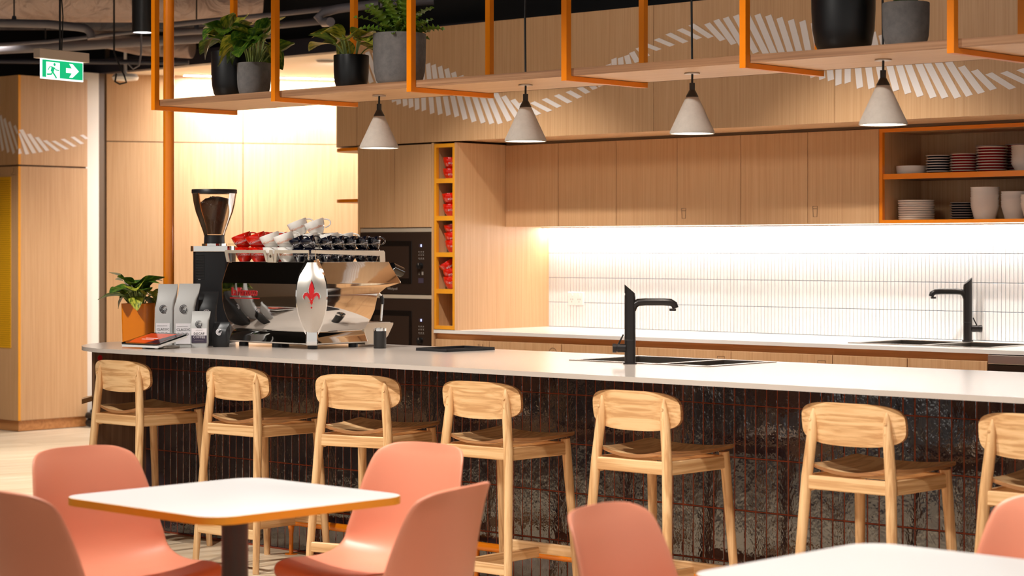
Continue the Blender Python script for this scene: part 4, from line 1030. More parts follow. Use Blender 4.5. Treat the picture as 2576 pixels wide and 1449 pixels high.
def on_shield(x, y, z):
    zz_ = 0.238+z; lift = 0.040*math.sin(PI*(zz_-0.06)/0.36) - (0.012*((zz_-0.33)/0.058) if zz_ > 0.33 else 0)
    u = x/0.066
    return (x, y-(0.008+lift+0.012*(1-u*u)), zz_)
for bb, nm, mt in ((flb, 'emblem_edge', 'chrome'), (flr, 'emblem', 'emblem_red')):
    bb.v = [on_shield(x*0.80, y, z*0.90) for x, y, z in bb.v]
    obj(nm, bb, mt, t, (0, 0, 0), SM, smooth=None)
# lettering on the long side
tm = text_mesh('La Marzocco', 0.040, 0.0015)
l0 = link('lettering', tm, 'emblem_red', t, (-0.415, -0.0405, 0.250), (PI/2, 0, 0), (0.86, 1.35, 1))
obj('underline', B().box(-0.10, 0.10, -0.0025, 0.0, 0.0, 0.004), 'emblem_red', t, (-0.415, -0.0385, 0.220))
# cup rail and tray
zt = 0.388
obj('cup_tray', B().box(X0-0.006, 0.006, -0.006, 0.44, zt-0.004, zt+0.001), 'satin_steel', t)
def strap(pts, y, th=0.004, axis='y'): return B().prism(pts, y-th/2, y+th/2, axis)
lx0, lx1 = X0-0.02, -0.015
la = [(lx0-0.006, 0.442), (lx0-0.010, 0.434), (lx0+0.004, 0.388), (lx0+0.024, 0.388), (lx0+0.012, 0.428), (-0.302, 0.428), (-0.286, 0.388), (-0.272, 0.388), (-0.294, 0.442)]
obj('rail', strap(list(reversed(la)), -0.020), 'brushed_champagne', t, smooth=None)
la = [(-0.262, 0.442), (-0.270, 0.388), (-0.235, 0.388), (-0.245, 0.442)]
k = obj('rail_badge', strap(la, -0.021), 'brushed_champagne', t, smooth=None)
obj('badge_mark', B().lathe([(0.0, 0), (0.007, 0.001), (0.0, 0.002)], 16), 'chrome', k, (-0.253, -0.0235, 0.415), (PI/2, 0, 0))
la = [(-0.225, 0.442), (-0.228, 0.434), (-0.232, 0.388), (-0.217, 0.388), (-0.212, 0.428), (0.0, 0.428), (0.0, 0.442)]
obj('rail', strap(la, -0.020), 'brushed_champagne', t, smooth=None)
lb = [(-0.02, 0.442), (-0.02, 0.428), (0.30, 0.418), (0.402, 0.416), (0.404, 0.388), (0.436, 0.388), (0.434, 0.432), (0.426, 0.440)]
obj('rail', strap(lb, 0.018, axis='x'), 'brushed_champagne', t, smooth=None)
obj('rail_wire', B().tube([(X0-0.01, -0.018, 0.470), (0.015, -0.018, 0.470), (0.016, 0.41, 0.470)], 0.0012, 6).tube([(0.0, -0.02, 0.442), (-0.012, -0.012, 0.390)], 0.0016, 6).tube([(0.02, 0.0, 0.442), (0.010, 0.012, 0.390)], 0.0016, 6), 'chrome', t)
# working side: drip tray, steam wand, knob, group handle
dt = [(0.325, 0.010), (0.430, 0.016), (0.470, 0.045), (0.505, 0.098), (0.505, 0.106), (0.318, 0.106)]
obj('drip_tray', B().prism([(y, z) for y, z in dt], X0+0.02, 0.002, 'x'), 'brushed_champagne', t, smooth=None)
obj('tray_grille', B().box(X0+0.04, -0.01, 0.335, 0.498, 0.106, 0.109), 'satin_steel', t)
obj('steam_wand', B().tube([(-0.01, 0.395, 0.278), (-0.01, 0.405, 0.255), (-0.01, 0.440, 0.230), (-0.01, 0.446, 0.205), (-0.01, 0.436, 0.115)], 0.006, 12), 'chrome', t)
obj('wand_grip', B().tube([(-0.01, 0.438, 0.232), (-0.01, 0.4455, 0.216), (-0.01, 0.4445, 0.192)], 0.009, 12), 'black_plastic', t)
obj('steam_knob', B().cyl((0.005, 0.490, 0.362), (0.005, 0.555, 0.340), 0.024, n=24), 'black_gloss', t)
obj('touch_panel', B().box(-0.44, -0.30, 0.36, 0.372, 0.44, 0.522, 0.003), 'black_plastic', t)
obj('inner_panel', B().box(X0+0.02, -0.02, 0.30, 0.34, 0.11, 0.27), 'satin_steel', t)

# ================================================================== CUPS
def make_cup(mat, r, h, name, label, txt=None, tmat=None):
    o = thing(name, label, 'cup')
    pf = [(0.0, 0.001), (r*0.50, 0.0), (r*0.54, 0.003), (r*0.76, h*0.28), (r*0.93, h*0.62), (r, h*0.985), (r*0.985, h), (r*0.945, h*0.985), (r*0.87, h*0.62), (r*0.68, h*0.28), (r*0.4, h*0.12), (0.0, h*0.10)]
    obj('bowl', B().lathe(pf, 28, close=True), mat, o, smooth=50)
    pts = [Vector((r*0.92+r*0.60*math.sin(PI*i/14), 0, h*0.59+h*0.29*math.cos(PI*i/14)-h*0.03*math.sin(PI*i/14))) for i in range(15)]
    pts[-1].x = r*0.84
    obj('handle', B().tube(pts, 0.0042, 8, flat=(1.3, 0.8)), mat, o, smooth=70)
    if txt:
        me = text_mesh(txt, r*0.34, 0.0004, 1)
        for v in me.vertices:
            an = -PI/2 + v.co.x/(r*0.9); zz_ = h*0.50+v.co.y
            rad = r*(0.80+0.20*min(1, max(0, (zz_/h-0.28)/0.6)))+0.0012+v.co.z*0.2
            v.co = (rad*math.cos(an), rad*math.sin(an), zz_)
        me.update(); link('lettering', me, tmat, o)
    return o
CUPS = {}
for key, mat, r, h, tm_ in (('red', 'red_glaze', 0.047, 0.066, 'label_white'), ('white', 'white_glaze', 0.047, 0.066, 'ink_orange'), ('navy', 'navy_glaze', 0.0355, 0.058, 'label_white')):
    CUPS[key] = make_cup(mat, r, h, key+'_cup', '', '#Cuscoalites', tm_); CUPS[key+'_used'] = False
TILT_AXIS = Vector((0.671, -0.741, 0))
def put_cup(key, loc, rotz, tilt=0, label='', group=''):
    o = CUPS[key]
    if CUPS[key+'_used']: o = copy_tree(o, None)
    CUPS[key+'_used'] = True
    q = Matrix.Rotation(math.radians(tilt), 4, TILT_AXIS) @ Matrix.Rotation(rotz, 4, 'Z')
    o.rotation_euler = q.to_euler(); o.location = loc
    tag(o, label, 'cup', group); return o
# handles point to the right as seen from the dining side; lettering faces the dining side
RZ = math.radians(42.2)
zb = 0.9+zt+0.0012
def mx(x): return x1+x
G1 = 'cups on the espresso machine'
row = [('red', -0.505), ('red', -0.407), ('white', -0.309), ('white', -0.212), ('navy', -0.127), ('navy', -0.054)]
for key, x in row:
    put_cup(key, (mx(x), y0+0.040, zb), RZ+0.2, 0, key+' cup upright on the machine tray, ' + ('beside the grinder' if x < -0.5 else 'next to the corner shield' if x > -0.1 else 'at %s along the lettered side' % {-0.407: 'second place', -0.309: 'third place', -0.212: 'fourth place', -0.127: 'fifth place'}[x]), G1)
for i, (key, x) in enumerate(row):
    big = key != 'navy'
    put_cup(key, (mx(x)-0.004+(0.010 if big else 0.012), y0+0.040, zb+(0.063 if big else 0.055)), RZ, 20 if big else 24, key+' cup tipped on another cup, ' + ['beside the grinder', 'second place along the lettered side', 'third place along the lettered side', 'fourth place along the lettered side', 'fifth place along the lettered side', 'above the corner shield'][i], G1)
for j in range(5):
    y = 0.115+j*0.0725
    put_cup('navy', (mx(-0.035), y0+y, zb), RZ+0.1*j, 0, 'navy cup upright on the short side of the machine tray, %s from the shield' % ['first', 'second', 'third', 'fourth', 'fifth'][j], G1)
    put_cup('navy', (mx(-0.025), y0+y+0.008, zb+0.055), RZ, 20-2*j, 'navy cup tipped on another along the short side, %s from the shield' % ['first', 'second', 'third', 'fourth', 'fifth'][j], G1)
PLC = ['second row, first from the grinder', 'second row, second from the grinder', 'second row, first from the grinder', 'second row, second from the grinder', 'second row, third place', 'second row, fourth place', 'third row by the navy cups', 'second row, third place', 'second row, fourth place', 'third row, third place', 'third row, fourth place', 'third row, fourth place', 'third row by the navy cups', 'nearer the red cups', 'nearer the navy cups', 'fourth row', 'fourth row']
for j, (key, x, y, lay, tl) in enumerate([('red', -0.47, 0.135, 0, 0), ('red', -0.37, 0.135, 0, 0), ('red', -0.46, 0.135, 1, 15), ('red', -0.36, 0.135, 1, 15), ('white', -0.27, 0.135, 0, 0), ('white', -0.175, 0.14, 0, 0), ('white', -0.105, 0.21, 0, 0),
      ('white', -0.265, 0.135, 1, 10), ('white', -0.17, 0.14, 1, 10), ('white', -0.27, 0.24, 0, 0), ('white', -0.175, 0.24, 0, 0), ('white', -0.175, 0.24, 1, 8), ('white', -0.11, 0.215, 1, 10), ('white', -0.235, 0.150, 2, 22), ('white', -0.160, 0.185, 2, 20), ('white', -0.12, 0.32, 0, 0), ('white', -0.12, 0.32, 1, 12)]):
    lay_n = ('standing on the machine tray', 'tipped on another on the machine tray', 'on the very top of the pile')[lay]
    put_cup(key, (mx(x), y0+y, zb+0.062*lay), RZ, tl, key+' cup ' + lay_n + ', ' + PLC[j], G1)
# red cups in the niche tower
G2 = 'red cups in the niches'
NF = [(1.7255, 2, 'top niche', 8.335, -8.006), (1.5285, 2, 'second niche from the top', 8.335, -8.006), (1.3275, 3, 'third niche from the top', 8.345, -7.998), (1.1265, 3, 'fourth niche from the top', 8.338, -8.004)]
for z, n, nm, y, x in NF:
    for j in range(n):
        tl = 0
        if n == 3 and j == 2: tl = 32 if z < 1.2 else 10
        elif j == 1 and z < 1.6: tl = 6
        put_cup('red', (x+0.002*j, y, z+0.001+(0.0615 if n == 2 else 0.046)*j), math.radians(78), tl, ['lowest', 'second', 'third'][j] + ' red cup stacked in the ' + nm + ' of the tower', G2)

# ================================================================== COFFEE GRINDER
t = thing('coffee_grinder', 'black coffee grinder with a glass hopper of beans, behind the espresso machine', 'grinder', (-7.775, 6.455, 0.9), FACE_ROT)
g = B(); g.grid([[(x, y, z) for x, y in rrect(-0.092, 0.092, -0.092, 0.11, 0.03, 5)] for z in (0.0, 0.435)], True); g.f.append(tuple(range(24))); g.f.append(tuple(range(24, 48)))
obj('body', g, 'black_plastic', t, smooth=40)
vt = B()
for i in range(16): vt.box(-0.075, -0.035, -0.0945, -0.091, 0.305+i*0.0075, 0.3085+i*0.0075)
obj('vent', vt, 'black_metal', t, smooth=None)
obj('badge', B().box(-0.063, -0.052, -0.0948, -0.092, 0.302, 0.3035), 'label_white', t)
obj('collar', B().prism(rrect(-0.104, 0.104, -0.098, 0.115, 0.035, 6), 0.436, 0.461), 'chrome', t, smooth=40)
obj('neck', B().lathe([(0.058, 0.461), (0.058, 0.470), (0.050, 0.474), (0.048, 0.512), (0.052, 0.514)], 32), 'black_plastic', t, smooth=40)
obj('neck_ring', B().lathe([(0.0595, 0.462), (0.0595, 0.473), (0.052, 0.475)], 32, close=True), 'chrome', t, smooth=40)
hp = [(0.050, 0.514), (0.054, 0.530), (0.072, 0.580), (0.089, 0.625), (0.099, 0.668), (0.1045, 0.705), (0.106, 0.715)]
obj('hopper', B().lathe(hp, 48, close=True), 'hopper_glass', t, smooth=60)
obj('lid', B().lathe([(0.0, 0.733), (0.107, 0.733), (0.1085, 0.730), (0.1085, 0.714), (0.103, 0.712), (0.0, 0.712)], 48), 'black_plastic', t, smooth=40)
bn = B(); nn = 40; rows = []
for (r, z) in [(0.001, 0.518), (0.047, 0.518), (0.052, 0.535), (0.066, 0.580), (0.082, 0.622), (0.0915, 0.655)]:
    rows.append([(r*math.cos(2*PI*k/nn), r*math.sin(2*PI*k/nn), z + (0.012*math.cos(2*PI*k/nn) if z > 0.65 else 0)) for k in range(nn)])
rows.append([(0.055*math.cos(2*PI*k/nn)+0.012, 0.05*math.sin(2*PI*k/nn), 0.690) for k in range(nn)]); rows.append([(0.004*math.cos(2*PI*k/nn)+0.016, 0.004*math.sin(2*PI*k/nn), 0.700) for k in range(nn)])
bn.grid(rows, True)
rb = random.Random(2)
for i in range(1500):
    a = rb.uniform(0, 2*PI); s = rb.random(); z = 0.52+0.178*s
    rr = 0.049+(0.0965-0.049)*min(1, (z-0.518)/0.137) if z < 0.655 else 0.096*max(0, (0.702-z)/0.047)**0.7
    rr = max(0.0, rr-0.0065); c = Vector((rr*math.cos(a), rr*math.sin(a), z)); e = 0.0045
    M = Matrix.Translation(c) @ Euler((rb.uniform(0,6), rb.uniform(0,6), rb.uniform(0,6))).to_matrix().to_4x4()
    bn.add([(e*1.2,0,0),(-e*1.2,0,0),(0,e*.8,0),(0,-e*.8,0),(0,0,e*.6),(0,0,-e*.6)], [(0,2,4),(2,1,4),(1,3,4),(3,0,4),(2,0,5),(1,2,5),(3,1,5),(0,3,5)], M)
tag(obj('coffee_beans', bn, 'bean', t, smooth=None), kind='stuff')

# ================================================================== COFFEE BAGS, TABLET, TUMBLER, TRAY
def bag(label, loc, w_, d_, h, rot, mat, lab, lean=0.1):
    o = thing('coffee_bag', label, 'bag', loc, rot)
    rows = []
    for z, ws, ds, sh in [(0, 0.92, 0.9, 0), (0.02, 1.0, 1.0, 0), (h*0.35, 1.0, 1.0, 0), (h*0.62, 1.0, 0.92, 0), (h*0.74, 0.98, 0.62, lean*0.35), (h*0.86, 1.03, 0.22, lean*0.8), (h*0.97, 1.05, 0.05, lean), (h, 1.03, 0.04, lean)]:
        q = rrect(-w_/2*ws, w_/2*ws, -d_/2*ds, d_/2*ds, min(0.008, d_*ds*0.3), 3)
        rows.append([(x+sh*w_, y-0.0*d_, z) for x, y in q])
    b = B().grid(rows, True); n = len(rows[0]); b.f.append(tuple(range(n))); b.f.append(tuple(range(7*n, 8*n)))
    obj('pouch', b, mat, o, smooth=40)
    yf = -d_/2-0.0012
    dk = 'ink_black' if mat == 'bag_grey' else 'label_white'
    # concentric C logo
    lg = B(); s = w_*0.2
    for r_, a0, a1 in ((s, 0.9, 5.3), (s*0.72, 1.3, 6.6), (s*0.42, 1.6, 5.9)):
        lg.prism(ribbon(arc(0, 0, r_, a0, a1, 18), s*0.16), -0.0008, 0.0, 'y')
    zl = h*0.60 if lab != 'DECAF' else h*0.64
    obj('logo', lg, dk, o, (0.0, yf, zl), smooth=None)
    if lab == 'CLASSIC':
        obj('label', B().box(-w_*0.40, w_*0.34, yf-0.0006, yf+0.001, h*0.045, h*0.37), 'label_white', o)
        for s_, z in (('CLASSIC', 0.27), ('BLEND', 0.20)):
            link('print', text_mesh(s_, w_*0.185, 0.0003, 1), 'ink_black', o, (-w_*0.03, yf-0.0012, h*z), (PI/2, 0, 0))
        obj('print_line', B().box(-w_*0.34, w_*0.2, yf-0.0012, yf, h*0.325, h*0.329), 'ink_black', o)
    if lab == 'DECAF':
        obj('label', B().box(-w_*0.43, w_*0.43, yf-0.0006, yf+0.001, h*0.13, h*0.53), 'label_white', o)
        obj('label_band', B().box(-w_*0.43, w_*0.43, yf-0.001, yf+0.001, h*0.13, h*0.335), 'label_plum', o)
        link('print', text_mesh('DECAF', w_*0.20, 0.0003, 1), 'ink_black', o, (0, yf-0.0014, h*0.38), (PI/2, 0, 0))
        link('print', text_mesh('COFFEE', w_*0.20, 0.0003, 1), 'label_white', o, (0, yf-0.0014, h*0.285), (PI/2, 0, 0))
        obj('print_line', B().box(-w_*0.2, w_*0.2, yf-0.0014, yf, h*0.48, h*0.485), 'dial_grey', o)
        obj('print_line', B().box(-w_*0.27, w_*0.25, yf-0.0014, yf, h*0.19, h*0.195), 'dial_grey', o)
    return o
G3 = 'coffee bags on the island'
bag('grey coffee bag labelled CLASSIC BLEND, beside the orange planter', (-7.655, 6.065, 0.9), 0.088, 0.065, 0.285, FACE_ROT-0.12, 'bag_grey', 'CLASSIC', 0.14)
bag('grey coffee bag labelled CLASSIC BLEND, beside the small decaf bag', (-7.535, 6.080, 0.9), 0.092, 0.065, 0.288, FACE_ROT+0.05, 'bag_grey', 'CLASSIC', 0.26)
bag('small grey coffee bag labelled DECAF COFFEE', (-7.415, 6.070, 0.9), 0.080, 0.050, 0.165, FACE_ROT+0.05, 'bag_grey', 'DECAF')
bag('black coffee bag standing behind the small decaf bag', (-7.515, 6.195, 0.9), 0.085, 0.06, 0.25, FACE_ROT+0.1, 'bag_black', '')
bag('short black coffee bag between the decaf bag and the espresso machine', (-7.372, 6.160, 0.9), 0.07, 0.05, 0.115, FACE_ROT-0.2, 'bag_black', '')
t = thing('tablet_terminal', 'white-backed tablet on a low stand showing an orange screen', 'tablet', (-7.515, 5.885, 0.9), math.radians(3))
b = B().box(-0.05, 0.085, -0.012, 0.085, 0.0, 0.012, 0.003); obj('stand_foot', b, 'satin_steel', t)
obj('stand_post', B().cyl((-0.035, -0.02, 0.0), (-0.035, -0.02, 0.022), 0.011).cyl((0.045, -0.02, 0.0), (0.045, -0.02, 0.022), 0.011), 'satin_steel', t)
tl = (math.radians(12), 0, 0)
TM = Matrix.Translation((0, 0, 0.036)) @ Matrix.Rotation(math.radians(13), 4, 'X')
obj('shell', B().prism(rrect(-0.125, 0.125, -0.088, 0.098, 0.012), -0.010, 0.0, M=TM), 'white_plastic', t, smooth=30)
obj('bezel', B().prism(rrect(-0.124, 0.124, -0.087, 0.097, 0.012), 0.0, 0.007, M=TM), 'black_gloss', t, smooth=30)
sc = obj('screen', B().box(-0.106, 0.106, -0.072, 0.082, 0.007, 0.0074, M=TM), 'screen_orange', t)
obj('screen_band', B().prism([(0.03, -0.072), (0.106, -0.072), (0.106, 0.082), (0.075, 0.082)], 0.0074, 0.0077, M=TM), 'screen_dark', t)
obj('screen_corner', B().prism([(-0.106, -0.072), (-0.085, -0.072), (-0.106, -0.02)], 0.0074, 0.0077, M=TM), 'screen_dark', t)
obj('screen_text', B().box(-0.05, 0.03, 0.0, 0.006, 0.0075, 0.0078, M=TM).box(-0.06, 0.02, -0.016, -0.012, 0.0075, 0.0078, M=TM), 'screen_text', t)
t = thing('tumbler', 'small black tumbler with a chrome rim beside the espresso machine', 'tumbler', (-6.745, 6.560, 0.9))
obj('body', B().lathe([(0.0, 0), (0.0275, 0), (0.0285, 0.003), (0.0285, 0.078), (0.0, 0.078)], 32), 'black_metal', t, smooth=40)
obj('rim', B().lathe([(0.0288, 0.078), (0.0288, 0.0905), (0.026, 0.0915), (0.025, 0.080), (0.0, 0.079)], 32), 'chrome', t, smooth=40)
t = thing('cup_tray', 'low black square tray lying on the island worktop', 'tray', (-6.365, 6.655, 0.9), math.radians(-4))
tr = B().box(-0.10, 0.10, -0.145, 0.145, 0.0, 0.003); obj('floor_plate', tr, 'black_plastic', t)
obj('wall', B().box(-0.10, 0.10, -0.145, -0.138, 0.003, 0.013, 0.001).box(-0.10, 0.10, 0.138, 0.145, 0.003, 0.013, 0.001).box(-0.10, -0.093, -0.138, 0.138, 0.003, 0.013, 0.001).box(0.093, 0.10, -0.138, 0.138, 0.003, 0.013, 0.001), 'black_plastic', t, smooth=None)

# ================================================================== CROCKERY
def plate_me(r, d, deep=False):
    if deep: pf = [(0, 0), (r*0.52, 0), (r*0.72, d*0.25), (r*0.93, d*0.7), (r, d), (r*0.97, d), (r*0.88, d*0.7), (r*0.6, d*0.22), (0, d*0.15)]
    if deep == 'dish': pf = [(0, 0), (r*0.84, 0), (r*0.95, d*0.16), (r*0.985, d*0.5), (r, d), (r*0.96, d), (r*0.93, d*0.35), (r*0.8, d*0.2), (0, d*0.18)]
    else: pf = [(0, 0), (r*0.72, 0), (r*0.95, d*0.8), (r, d), (r*0.97, d), (r*0.70, d*0.35), (0, d*0.3)]
    return B().lathe(pf, 28, close=True).mesh('dish', 50)
def rim_me(r, d, z): return B().lathe([(r*0.955, z-d*0.3), (r*1.004, z), (r*0.985, z+0.0008)], 28, close=True).mesh('rim', 50)
def stack(name, cat, label, group, x, y, z, n, r, d, step, mat, deep=False, rim=None, seed=1):
    rg = random.Random(seed); me = plate_me(r, d, deep); rm = rim_me(r, d, d) if rim else None
    for i in range(n):
        ordn = 'only' if n == 1 else ('lowest' if i == 0 else 'topmost' if i == n-1 else ['second', 'third', 'fourth', 'fifth', 'sixth', 'seventh', 'eighth', 'ninth'][i-1] + ' from bottom')
        o = thing(name, label if n == 1 else ordn + ' ' + label, cat, (x+rg.uniform(-1,1)*0.002, y+rg.uniform(-1,1)*0.002, z+i*step), rg.uniform(0, 6), group)
        link('dish', me, mat, o)
        if rm: link('rim', rm, rim, o)
zt1, zt2 = 1.471+0.2385, 1.471+0.0155
stack('shallow_bowl', 'bowl', 'single shallow white bowl at the end of the upper crockery shelf', 'crockery', -5.375, 8.84, zt1, 1, 0.077, 0.042, 0.04, 'plate_white', 'dish')
stack('navy_plate', 'plate', 'navy plate with pale rim in the upper-shelf stack', 'navy plates', -5.228, 8.84, zt1, 7, 0.062, 0.014, 0.0125, 'plate_navy', rim='plate_white', seed=2)
stack('red_plate', 'plate', 'red plate in the shorter front red stack, pale rim', 'red plates', -5.088, 8.84, zt1, 7, 0.068, 0.014, 0.0130, 'plate_red', rim='plate_white', seed=3)
stack('red_plate', 'plate', 'red plate in the taller front red stack, pale rim', 'red plates', -4.935, 8.83, zt1, 9, 0.074, 0.014, 0.0132, 'plate_red', rim='plate_white', seed=4)
stack('red_plate', 'plate', 'red plate in the red stack at the shelf back', 'red plates', -5.02, 8.965, zt1, 10, 0.070, 0.014, 0.0132, 'plate_red', rim='plate_white', seed=5)
stack('red_plate', 'plate', 'red plate in the rear stack behind white bowls', 'red plates', -4.86, 8.965, zt1, 10, 0.070, 0.014, 0.0134, 'plate_red', rim='plate_white', seed=6)
stack('white_bowl', 'bowl', 'white bowl in the nested stack on the upper shelf', 'white bowls', -4.742, 8.83, zt1, 8, 0.082, 0.040, 0.0115, 'plate_white', True, seed=7)
stack('white_plate', 'plate', 'white plate in the tall stack on the lower shelf', 'white plates', -5.345, 8.83, zt2, 9, 0.088, 0.0108, 0.0109, 'plate_white', 'dish', seed=8)
stack('navy_plate', 'plate', 'navy plate with pale rim in the lower-shelf stack', 'navy plates', -5.110, 8.86, zt2, 7, 0.060, 0.013, 0.0118, 'plate_navy', rim='dial_grey', seed=9)
stack('white_bowl', 'bowl', 'white bowl in the tallest nested stack on the lower shelf', 'white bowls', -4.972, 8.83, zt2, 8, 0.068, 0.070, 0.0120, 'plate_white', True, seed=10)
stack('white_bowl', 'bowl', 'white bowl in the middle nested stack on the lower shelf', 'white bowls', -4.835, 8.87, zt2, 7, 0.066, 0.066, 0.0110, 'plate_white', True, seed=11)
stack('white_bowl', 'bowl', 'white bowl in the end nested stack on the lower shelf', 'white bowls', -4.690, 8.80, zt2, 6, 0.070, 0.066, 0.0095, 'plate_white', True, seed=12)

# ================================================================== CEILING SERVICES
def pipe(name, label, cat, path, r, mat, n=16, grp='ceiling pipes'):
    o = tag(obj(name, B().tube(path, r, n), mat, None, smooth=60), label, cat, grp); return o
P1 = [(-11.21, 7.39, 2.76), (-10.87, 7.69, 2.75), (-10.73, 7.82, 2.73), (-10.70, 7.85, 2.722), (-10.68, 7.87, 2.70), (-10.675, 7.875, 2.66)]
pipe('elbow_pipe', 'grey pipe that bends down with an elbow above the exit sign', 'pipe', P1, 0.026, 'pipe_grey')
P2 = [(-12.07, 7.96, 2.68), (-11.59, 8.39, 2.71), (-11.23, 8.98, 2.77), (-10.94, 9.60, 2.84)]
pipe('main_pipe', 'thick grey pipe crossing the ceiling behind the orange pole', 'pipe', P2, 0.032, 'pipe_grey')
pipe('conduit', 'thin grey conduit passing above the exit sign', 'pipe', [(-11.55, 7.62, 2.65), (-11.21, 7.93, 2.68), (-10.68, 8.41, 2.76)], 0.012, 'pipe_grey')
pipe('sprinkler_pipe', 'dark thin pipe running level below the thick pipe', 'pipe', [(-12.93, 8.53, 2.70), (-11.95, 9.41, 2.69), (-11.80, 9.56, 2.692)], 0.018, 'pipe_dark')
P5 = [(-8.40, 8.60, 2.78), (-8.62, 8.38, 2.76), (-8.80, 8.22, 2.73), (-8.86, 8.17, 2.71), (-8.88, 8.14, 2.68), (-8.85, 8.16, 2.65), (-8.73, 8.10, 2.64)]
pipe('bent_pipe', 'grey pipe bent back on itself beside the fern', 'pipe', P5, 0.026, 'pipe_grey')
for i, (p, r, lb) in enumerate([([(-10.7, 8.52, 2.80), (-10.26, 9.06, 2.88), (-10.0, 9.6, 2.97)], 0.017, 'highest slim grey pipe seen behind the pothos'), ([(-11.02, 8.77, 2.79), (-10.56, 9.32, 2.85), (-10.45, 9.66, 2.90)], 0.024, 'middle grey pipe seen behind the pothos'), ([(-11.49, 9.15, 2.87), (-11.1, 9.6, 2.885)], 0.016, 'lowest slim grey pipe seen behind the pothos')]):
    pipe('slim_pipe', lb, 'pipe', p, r, 'pipe_grey')
pipe('foil_duct', 'large crumpled foil duct under the black ceiling', 'duct', [(-12.9, 7.2, 3.14), (-11.55, 8.43, 3.14), (-11.2, 9.02, 3.16), (-10.9, 9.45, 3.17)], 0.27, 'foil_wrap', 36, 'ceiling ducts')
pipe('dark_duct', 'dark foil duct behind the hanging rods of the exit sign', 'duct', [(-13.5, 7.5, 2.98), (-12.21, 8.64, 2.98), (-11.74, 9.2, 2.98), (-11.5, 9.5, 2.98)], 0.10, 'foil_dark', 28, 'ceiling ducts')
pipe('flexible_duct', 'pale flexible duct sagging to the corridor ceiling edge', 'duct', [(-12.4, 9.15, 2.90), (-12.10, 9.35, 2.82), (-11.75, 9.55, 2.79)], 0.075, 'foil_wrap', 24, 'ceiling ducts')
for (x, y, z0, lb) in ((-11.03, 7.55, 2.78, 'thin threaded rod holding the elbow pipe'), (-11.72, 8.27, 2.73, 'thin threaded rod holding the thick pipe'), (-10.88, 8.88, 2.83, 'thin threaded rod holding the middle slim pipe')):
    r_ = thing('hanger_rod', lb, 'rod', (x, y, z0))
    obj('rod', B().cyl((0,0,0), (0,0,3.45-z0), 0.005, n=8), 'cable_black', r_)
    obj('clamp', B().lathe([(0.012, -0.02), (0.016, 0.0), (0.012, 0.02)], 12), 'pipe_dark', r_)
t = thing('corridor_light', 'linear wall-wash light in the corridor ceiling by the oak wall', 'light', W0+WD*0.58+WN*0.12+Vector((0,0,2.680)), ang)
obj('diffuser', B().box(0, 2.4, -0.025, 0.025, 0.0, 0.004), 'wash_glow', t)
obj('profile', B().box(-0.005, 2.405, -0.03, 0.03, 0.003, 0.006), 'white_plastic', t)
cw = light('corridor_wash', 'AREA', W0+WD*1.78+WN*0.17+Vector((0,0,2.672)), W0+WD*1.78+WN*0.02, 60, (0.97, 0.98, 1.0), (2.4, 0.05))
for lp, tp_ in (((-10.92, 10.08, 2.655), (-12.0, 11.5, 1.0)), ((-11.78, 10.16, 2.66), (-12.6, 10.5, 1.0))): light('corridor_fill_beam', 'SPOT', lp, tp_, 140, (0.95, 0.97, 1.0), 0.05, 120, 0.9); cw.rotation_euler = Euler((0, 0, ang)).to_matrix().to_4x4().to_euler()  # both spots are fill, added to brighten the angled oak wall
# emergency exit sign
sx = thing('exit_sign', 'green illuminated exit sign with running man hung from the ceiling', 'sign', (-9.15, 6.56, 2.30), 0)
sx.rotation_euler = (0, 0, math.radians(42.17+57)); sx.scale = (0.69, 0.69, 0.69)
fw, fh = 0.222, 0.128
obj('housing', B().box(-0.262, 0.262, -0.035, 0.035, 0.062, 0.135, 0.003), 'beige_plastic', sx)
obj('panel', B().box(-fw, fw, -0.006, 0.006, -0.09, 0.062), 'sign_white', sx)
obj('green_field', B().box(-fw+0.012, fw-0.006, -0.0075, -0.006, -0.078, 0.055), 'sign_green', sx)
sg = B()
dz = -0.010
sg.box(-0.170, -0.030, -0.0085, -0.0075, -0.078, 0.040)
obj('door_shape', sg, 'sign_white', sx, smooth=None)
mn = B()
def rb_(pts, w_): mn.prism(ribbon(pts, w_), -0.0095, -0.0085, 'y')
mn.prism(arc(-0.085, 0.024, 0.0125, 0, 2*PI, 16)[:-1], -0.0095, -0.0085, 'y')
rb_([(-0.098, 0.004), (-0.112, -0.035)], 0.034)                       # torso
rb_([(-0.105, -0.03), (-0.118, -0.052), (-0.165, -0.055)], 0.014)     # back leg
rb_([(-0.108, -0.03), (-0.085, -0.055), (-0.064, -0.080)], 0.015)     # front leg
rb_([(-0.092, 0.002), (-0.070, -0.016), (-0.036, -0.018)], 0.009)     # front arm
rb_([(-0.110, 0.006), (-0.138, 0.002), (-0.152, -0.022)], 0.009)      # back arm
obj('running_man', mn, 'sign_green', sx, smooth=None)
ar = [(0.038, -0.030), (0.100, -0.030), (0.072, -0.064), (0.105, -0.064), (0.172, -0.012), (0.105, 0.040), (0.072, 0.040), (0.100, 0.006), (0.038, 0.006)]
obj('arrow', B().prism(list(reversed(ar)), -0.0085, -0.0075, 'y'), 'sign_white', sx, smooth=None)
obj('suspension', B().tube([(-0.02, 0, 0.135), (-0.02, 0, 1.66)], 0.008, 8).tube([(0.0, 0, 0.135), (0.012, 0.0, 0.4), (-0.01, 0, 0.6)], 0.005, 8), 'cable_black', sx)
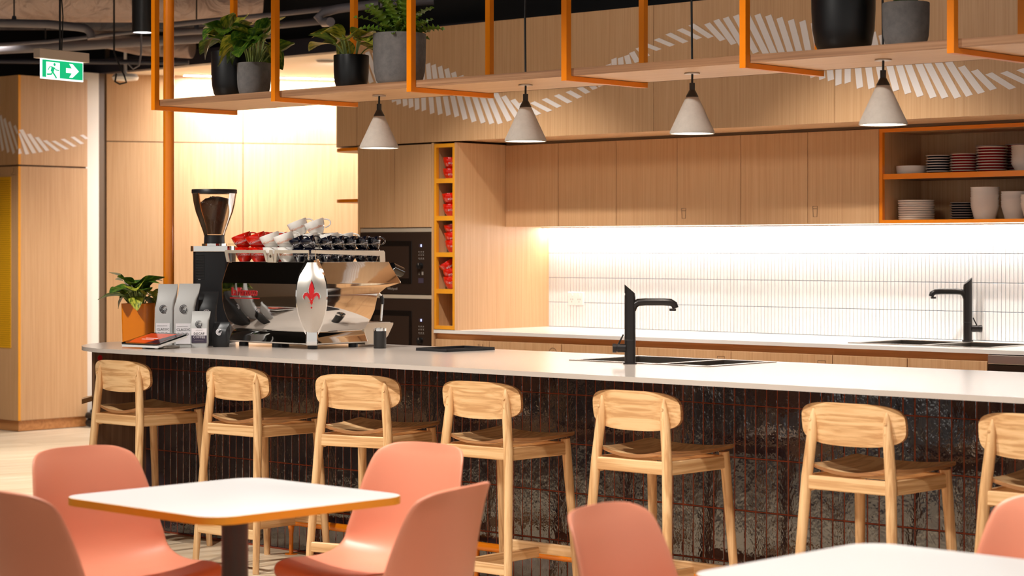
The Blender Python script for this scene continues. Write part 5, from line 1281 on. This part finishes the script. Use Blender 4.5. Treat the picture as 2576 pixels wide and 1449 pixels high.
# black can downlight near the orange pole
def can_light(label, loc, r=0.055, h=0.2, top=3.45):
    o = thing('can_downlight', label, 'light', loc)
    obj('can', B().lathe([(r*0.93, 0.012), (r*0.93, 0.0), (r, 0.0), (r, h), (0.0, h)], 32), 'black_metal', o, smooth=40)
    obj('lens', B().lathe([(0.0, 0.004), (r*0.92, 0.004)], 28, close=True), 'can_glow', o)
    if loc[2]+h < top-0.01: obj('stem', B().cyl((0, 0, h), (0, 0, top-loc[2]), 0.012, n=12), 'black_metal', o)
    return o
can_light('black cylinder downlight beside the orange pole', (-9.35, 7.25, 2.555), 0.062, 0.21)
for i, (l, tg, e) in enumerate(SPOTS):  # out-of-view cans added to go with the SPOTS lamps
    can_light('unseen black cylinder downlight on the ceiling, ' + ['over the first stool', 'over the third stool', 'over the fifth stool', 'over the seventh stool', 'over the four-chair table', 'over the second table', 'over the open floor before the first stool', 'over the passage by the oak block', 'in front of the oak block', 'added over the aisle by the niche tower', 'added over the aisle by the back sink', 'added to brighten the bulkhead by the niche tower', 'added to brighten the middle of the bulkhead', 'added to brighten the bulkhead over the crockery'][i], (l[0], l[1], 3.17), 0.06, 0.22)
# wireless access point / camera on the corridor ceiling
t = thing('wall_sensor', 'small white sensor box with a cable loop under the corridor ceiling edge', 'sensor', (-12.62, 9.62, 2.60))
obj('case', B().lathe([(0.0, 0.0), (0.09, 0.01), (0.10, 0.03), (0.085, 0.055), (0.0, 0.055)], 20), 'white_plastic', t, smooth=40)
obj('bracket', B().cyl((0, 0, 0.055), (0, 0, 0.85), 0.012, n=10), 'white_plastic', t)
for nm, lb, p in (('hanging_cable', 'dark cable hanging in a loop beside the exit sign', [(-10.57, 7.97, 3.45), (-10.57, 7.97, 2.57), (-10.54, 7.99, 2.49), (-10.52, 8.01, 2.43), (-10.51, 8.02, 2.385), (-10.54, 7.99, 2.375), (-10.56, 7.97, 2.39), (-10.56, 7.98, 2.44)]), ('hanging_cable', 'pale cable curling up near the orange pole', [(-10.44, 8.08, 3.45), (-10.44, 8.08, 2.57), (-10.45, 8.07, 2.49), (-10.48, 8.05, 2.47), (-10.5, 8.03, 2.5)])):
    tag(obj(nm, B().tube(p, 0.006, 8), 'cable_black' if 'dark' in lb else 'pipe_grey', None, smooth=70), lb, 'cable', 'hanging cables')
for lp, lb in (((-10.92, 10.08, 2.668), 'small recessed fitting in the corridor ceiling near the bulkhead end'), ((-11.78, 10.16, 2.668), 'small recessed fitting added in the corridor ceiling, hidden behind the pothos pots')):  # second fitting is added, out of sight, to go with its fill spot
  t = thing('recessed_fitting', lb, 'light', lp, 0, 'corridor fittings')
  obj('disc', B().lathe([(0.0, 0.0), (0.055, 0.004), (0.065, 0.014), (0.065, 0.022), (0, 0.022)], 20), 'dial_grey', t, smooth=40)
  obj('ring', B().lathe([(0.068, 0.016), (0.075, 0.021), (0.07, 0.022)], 24, close=True), 'white_plastic', t)
bpy.context.view_layer.update()
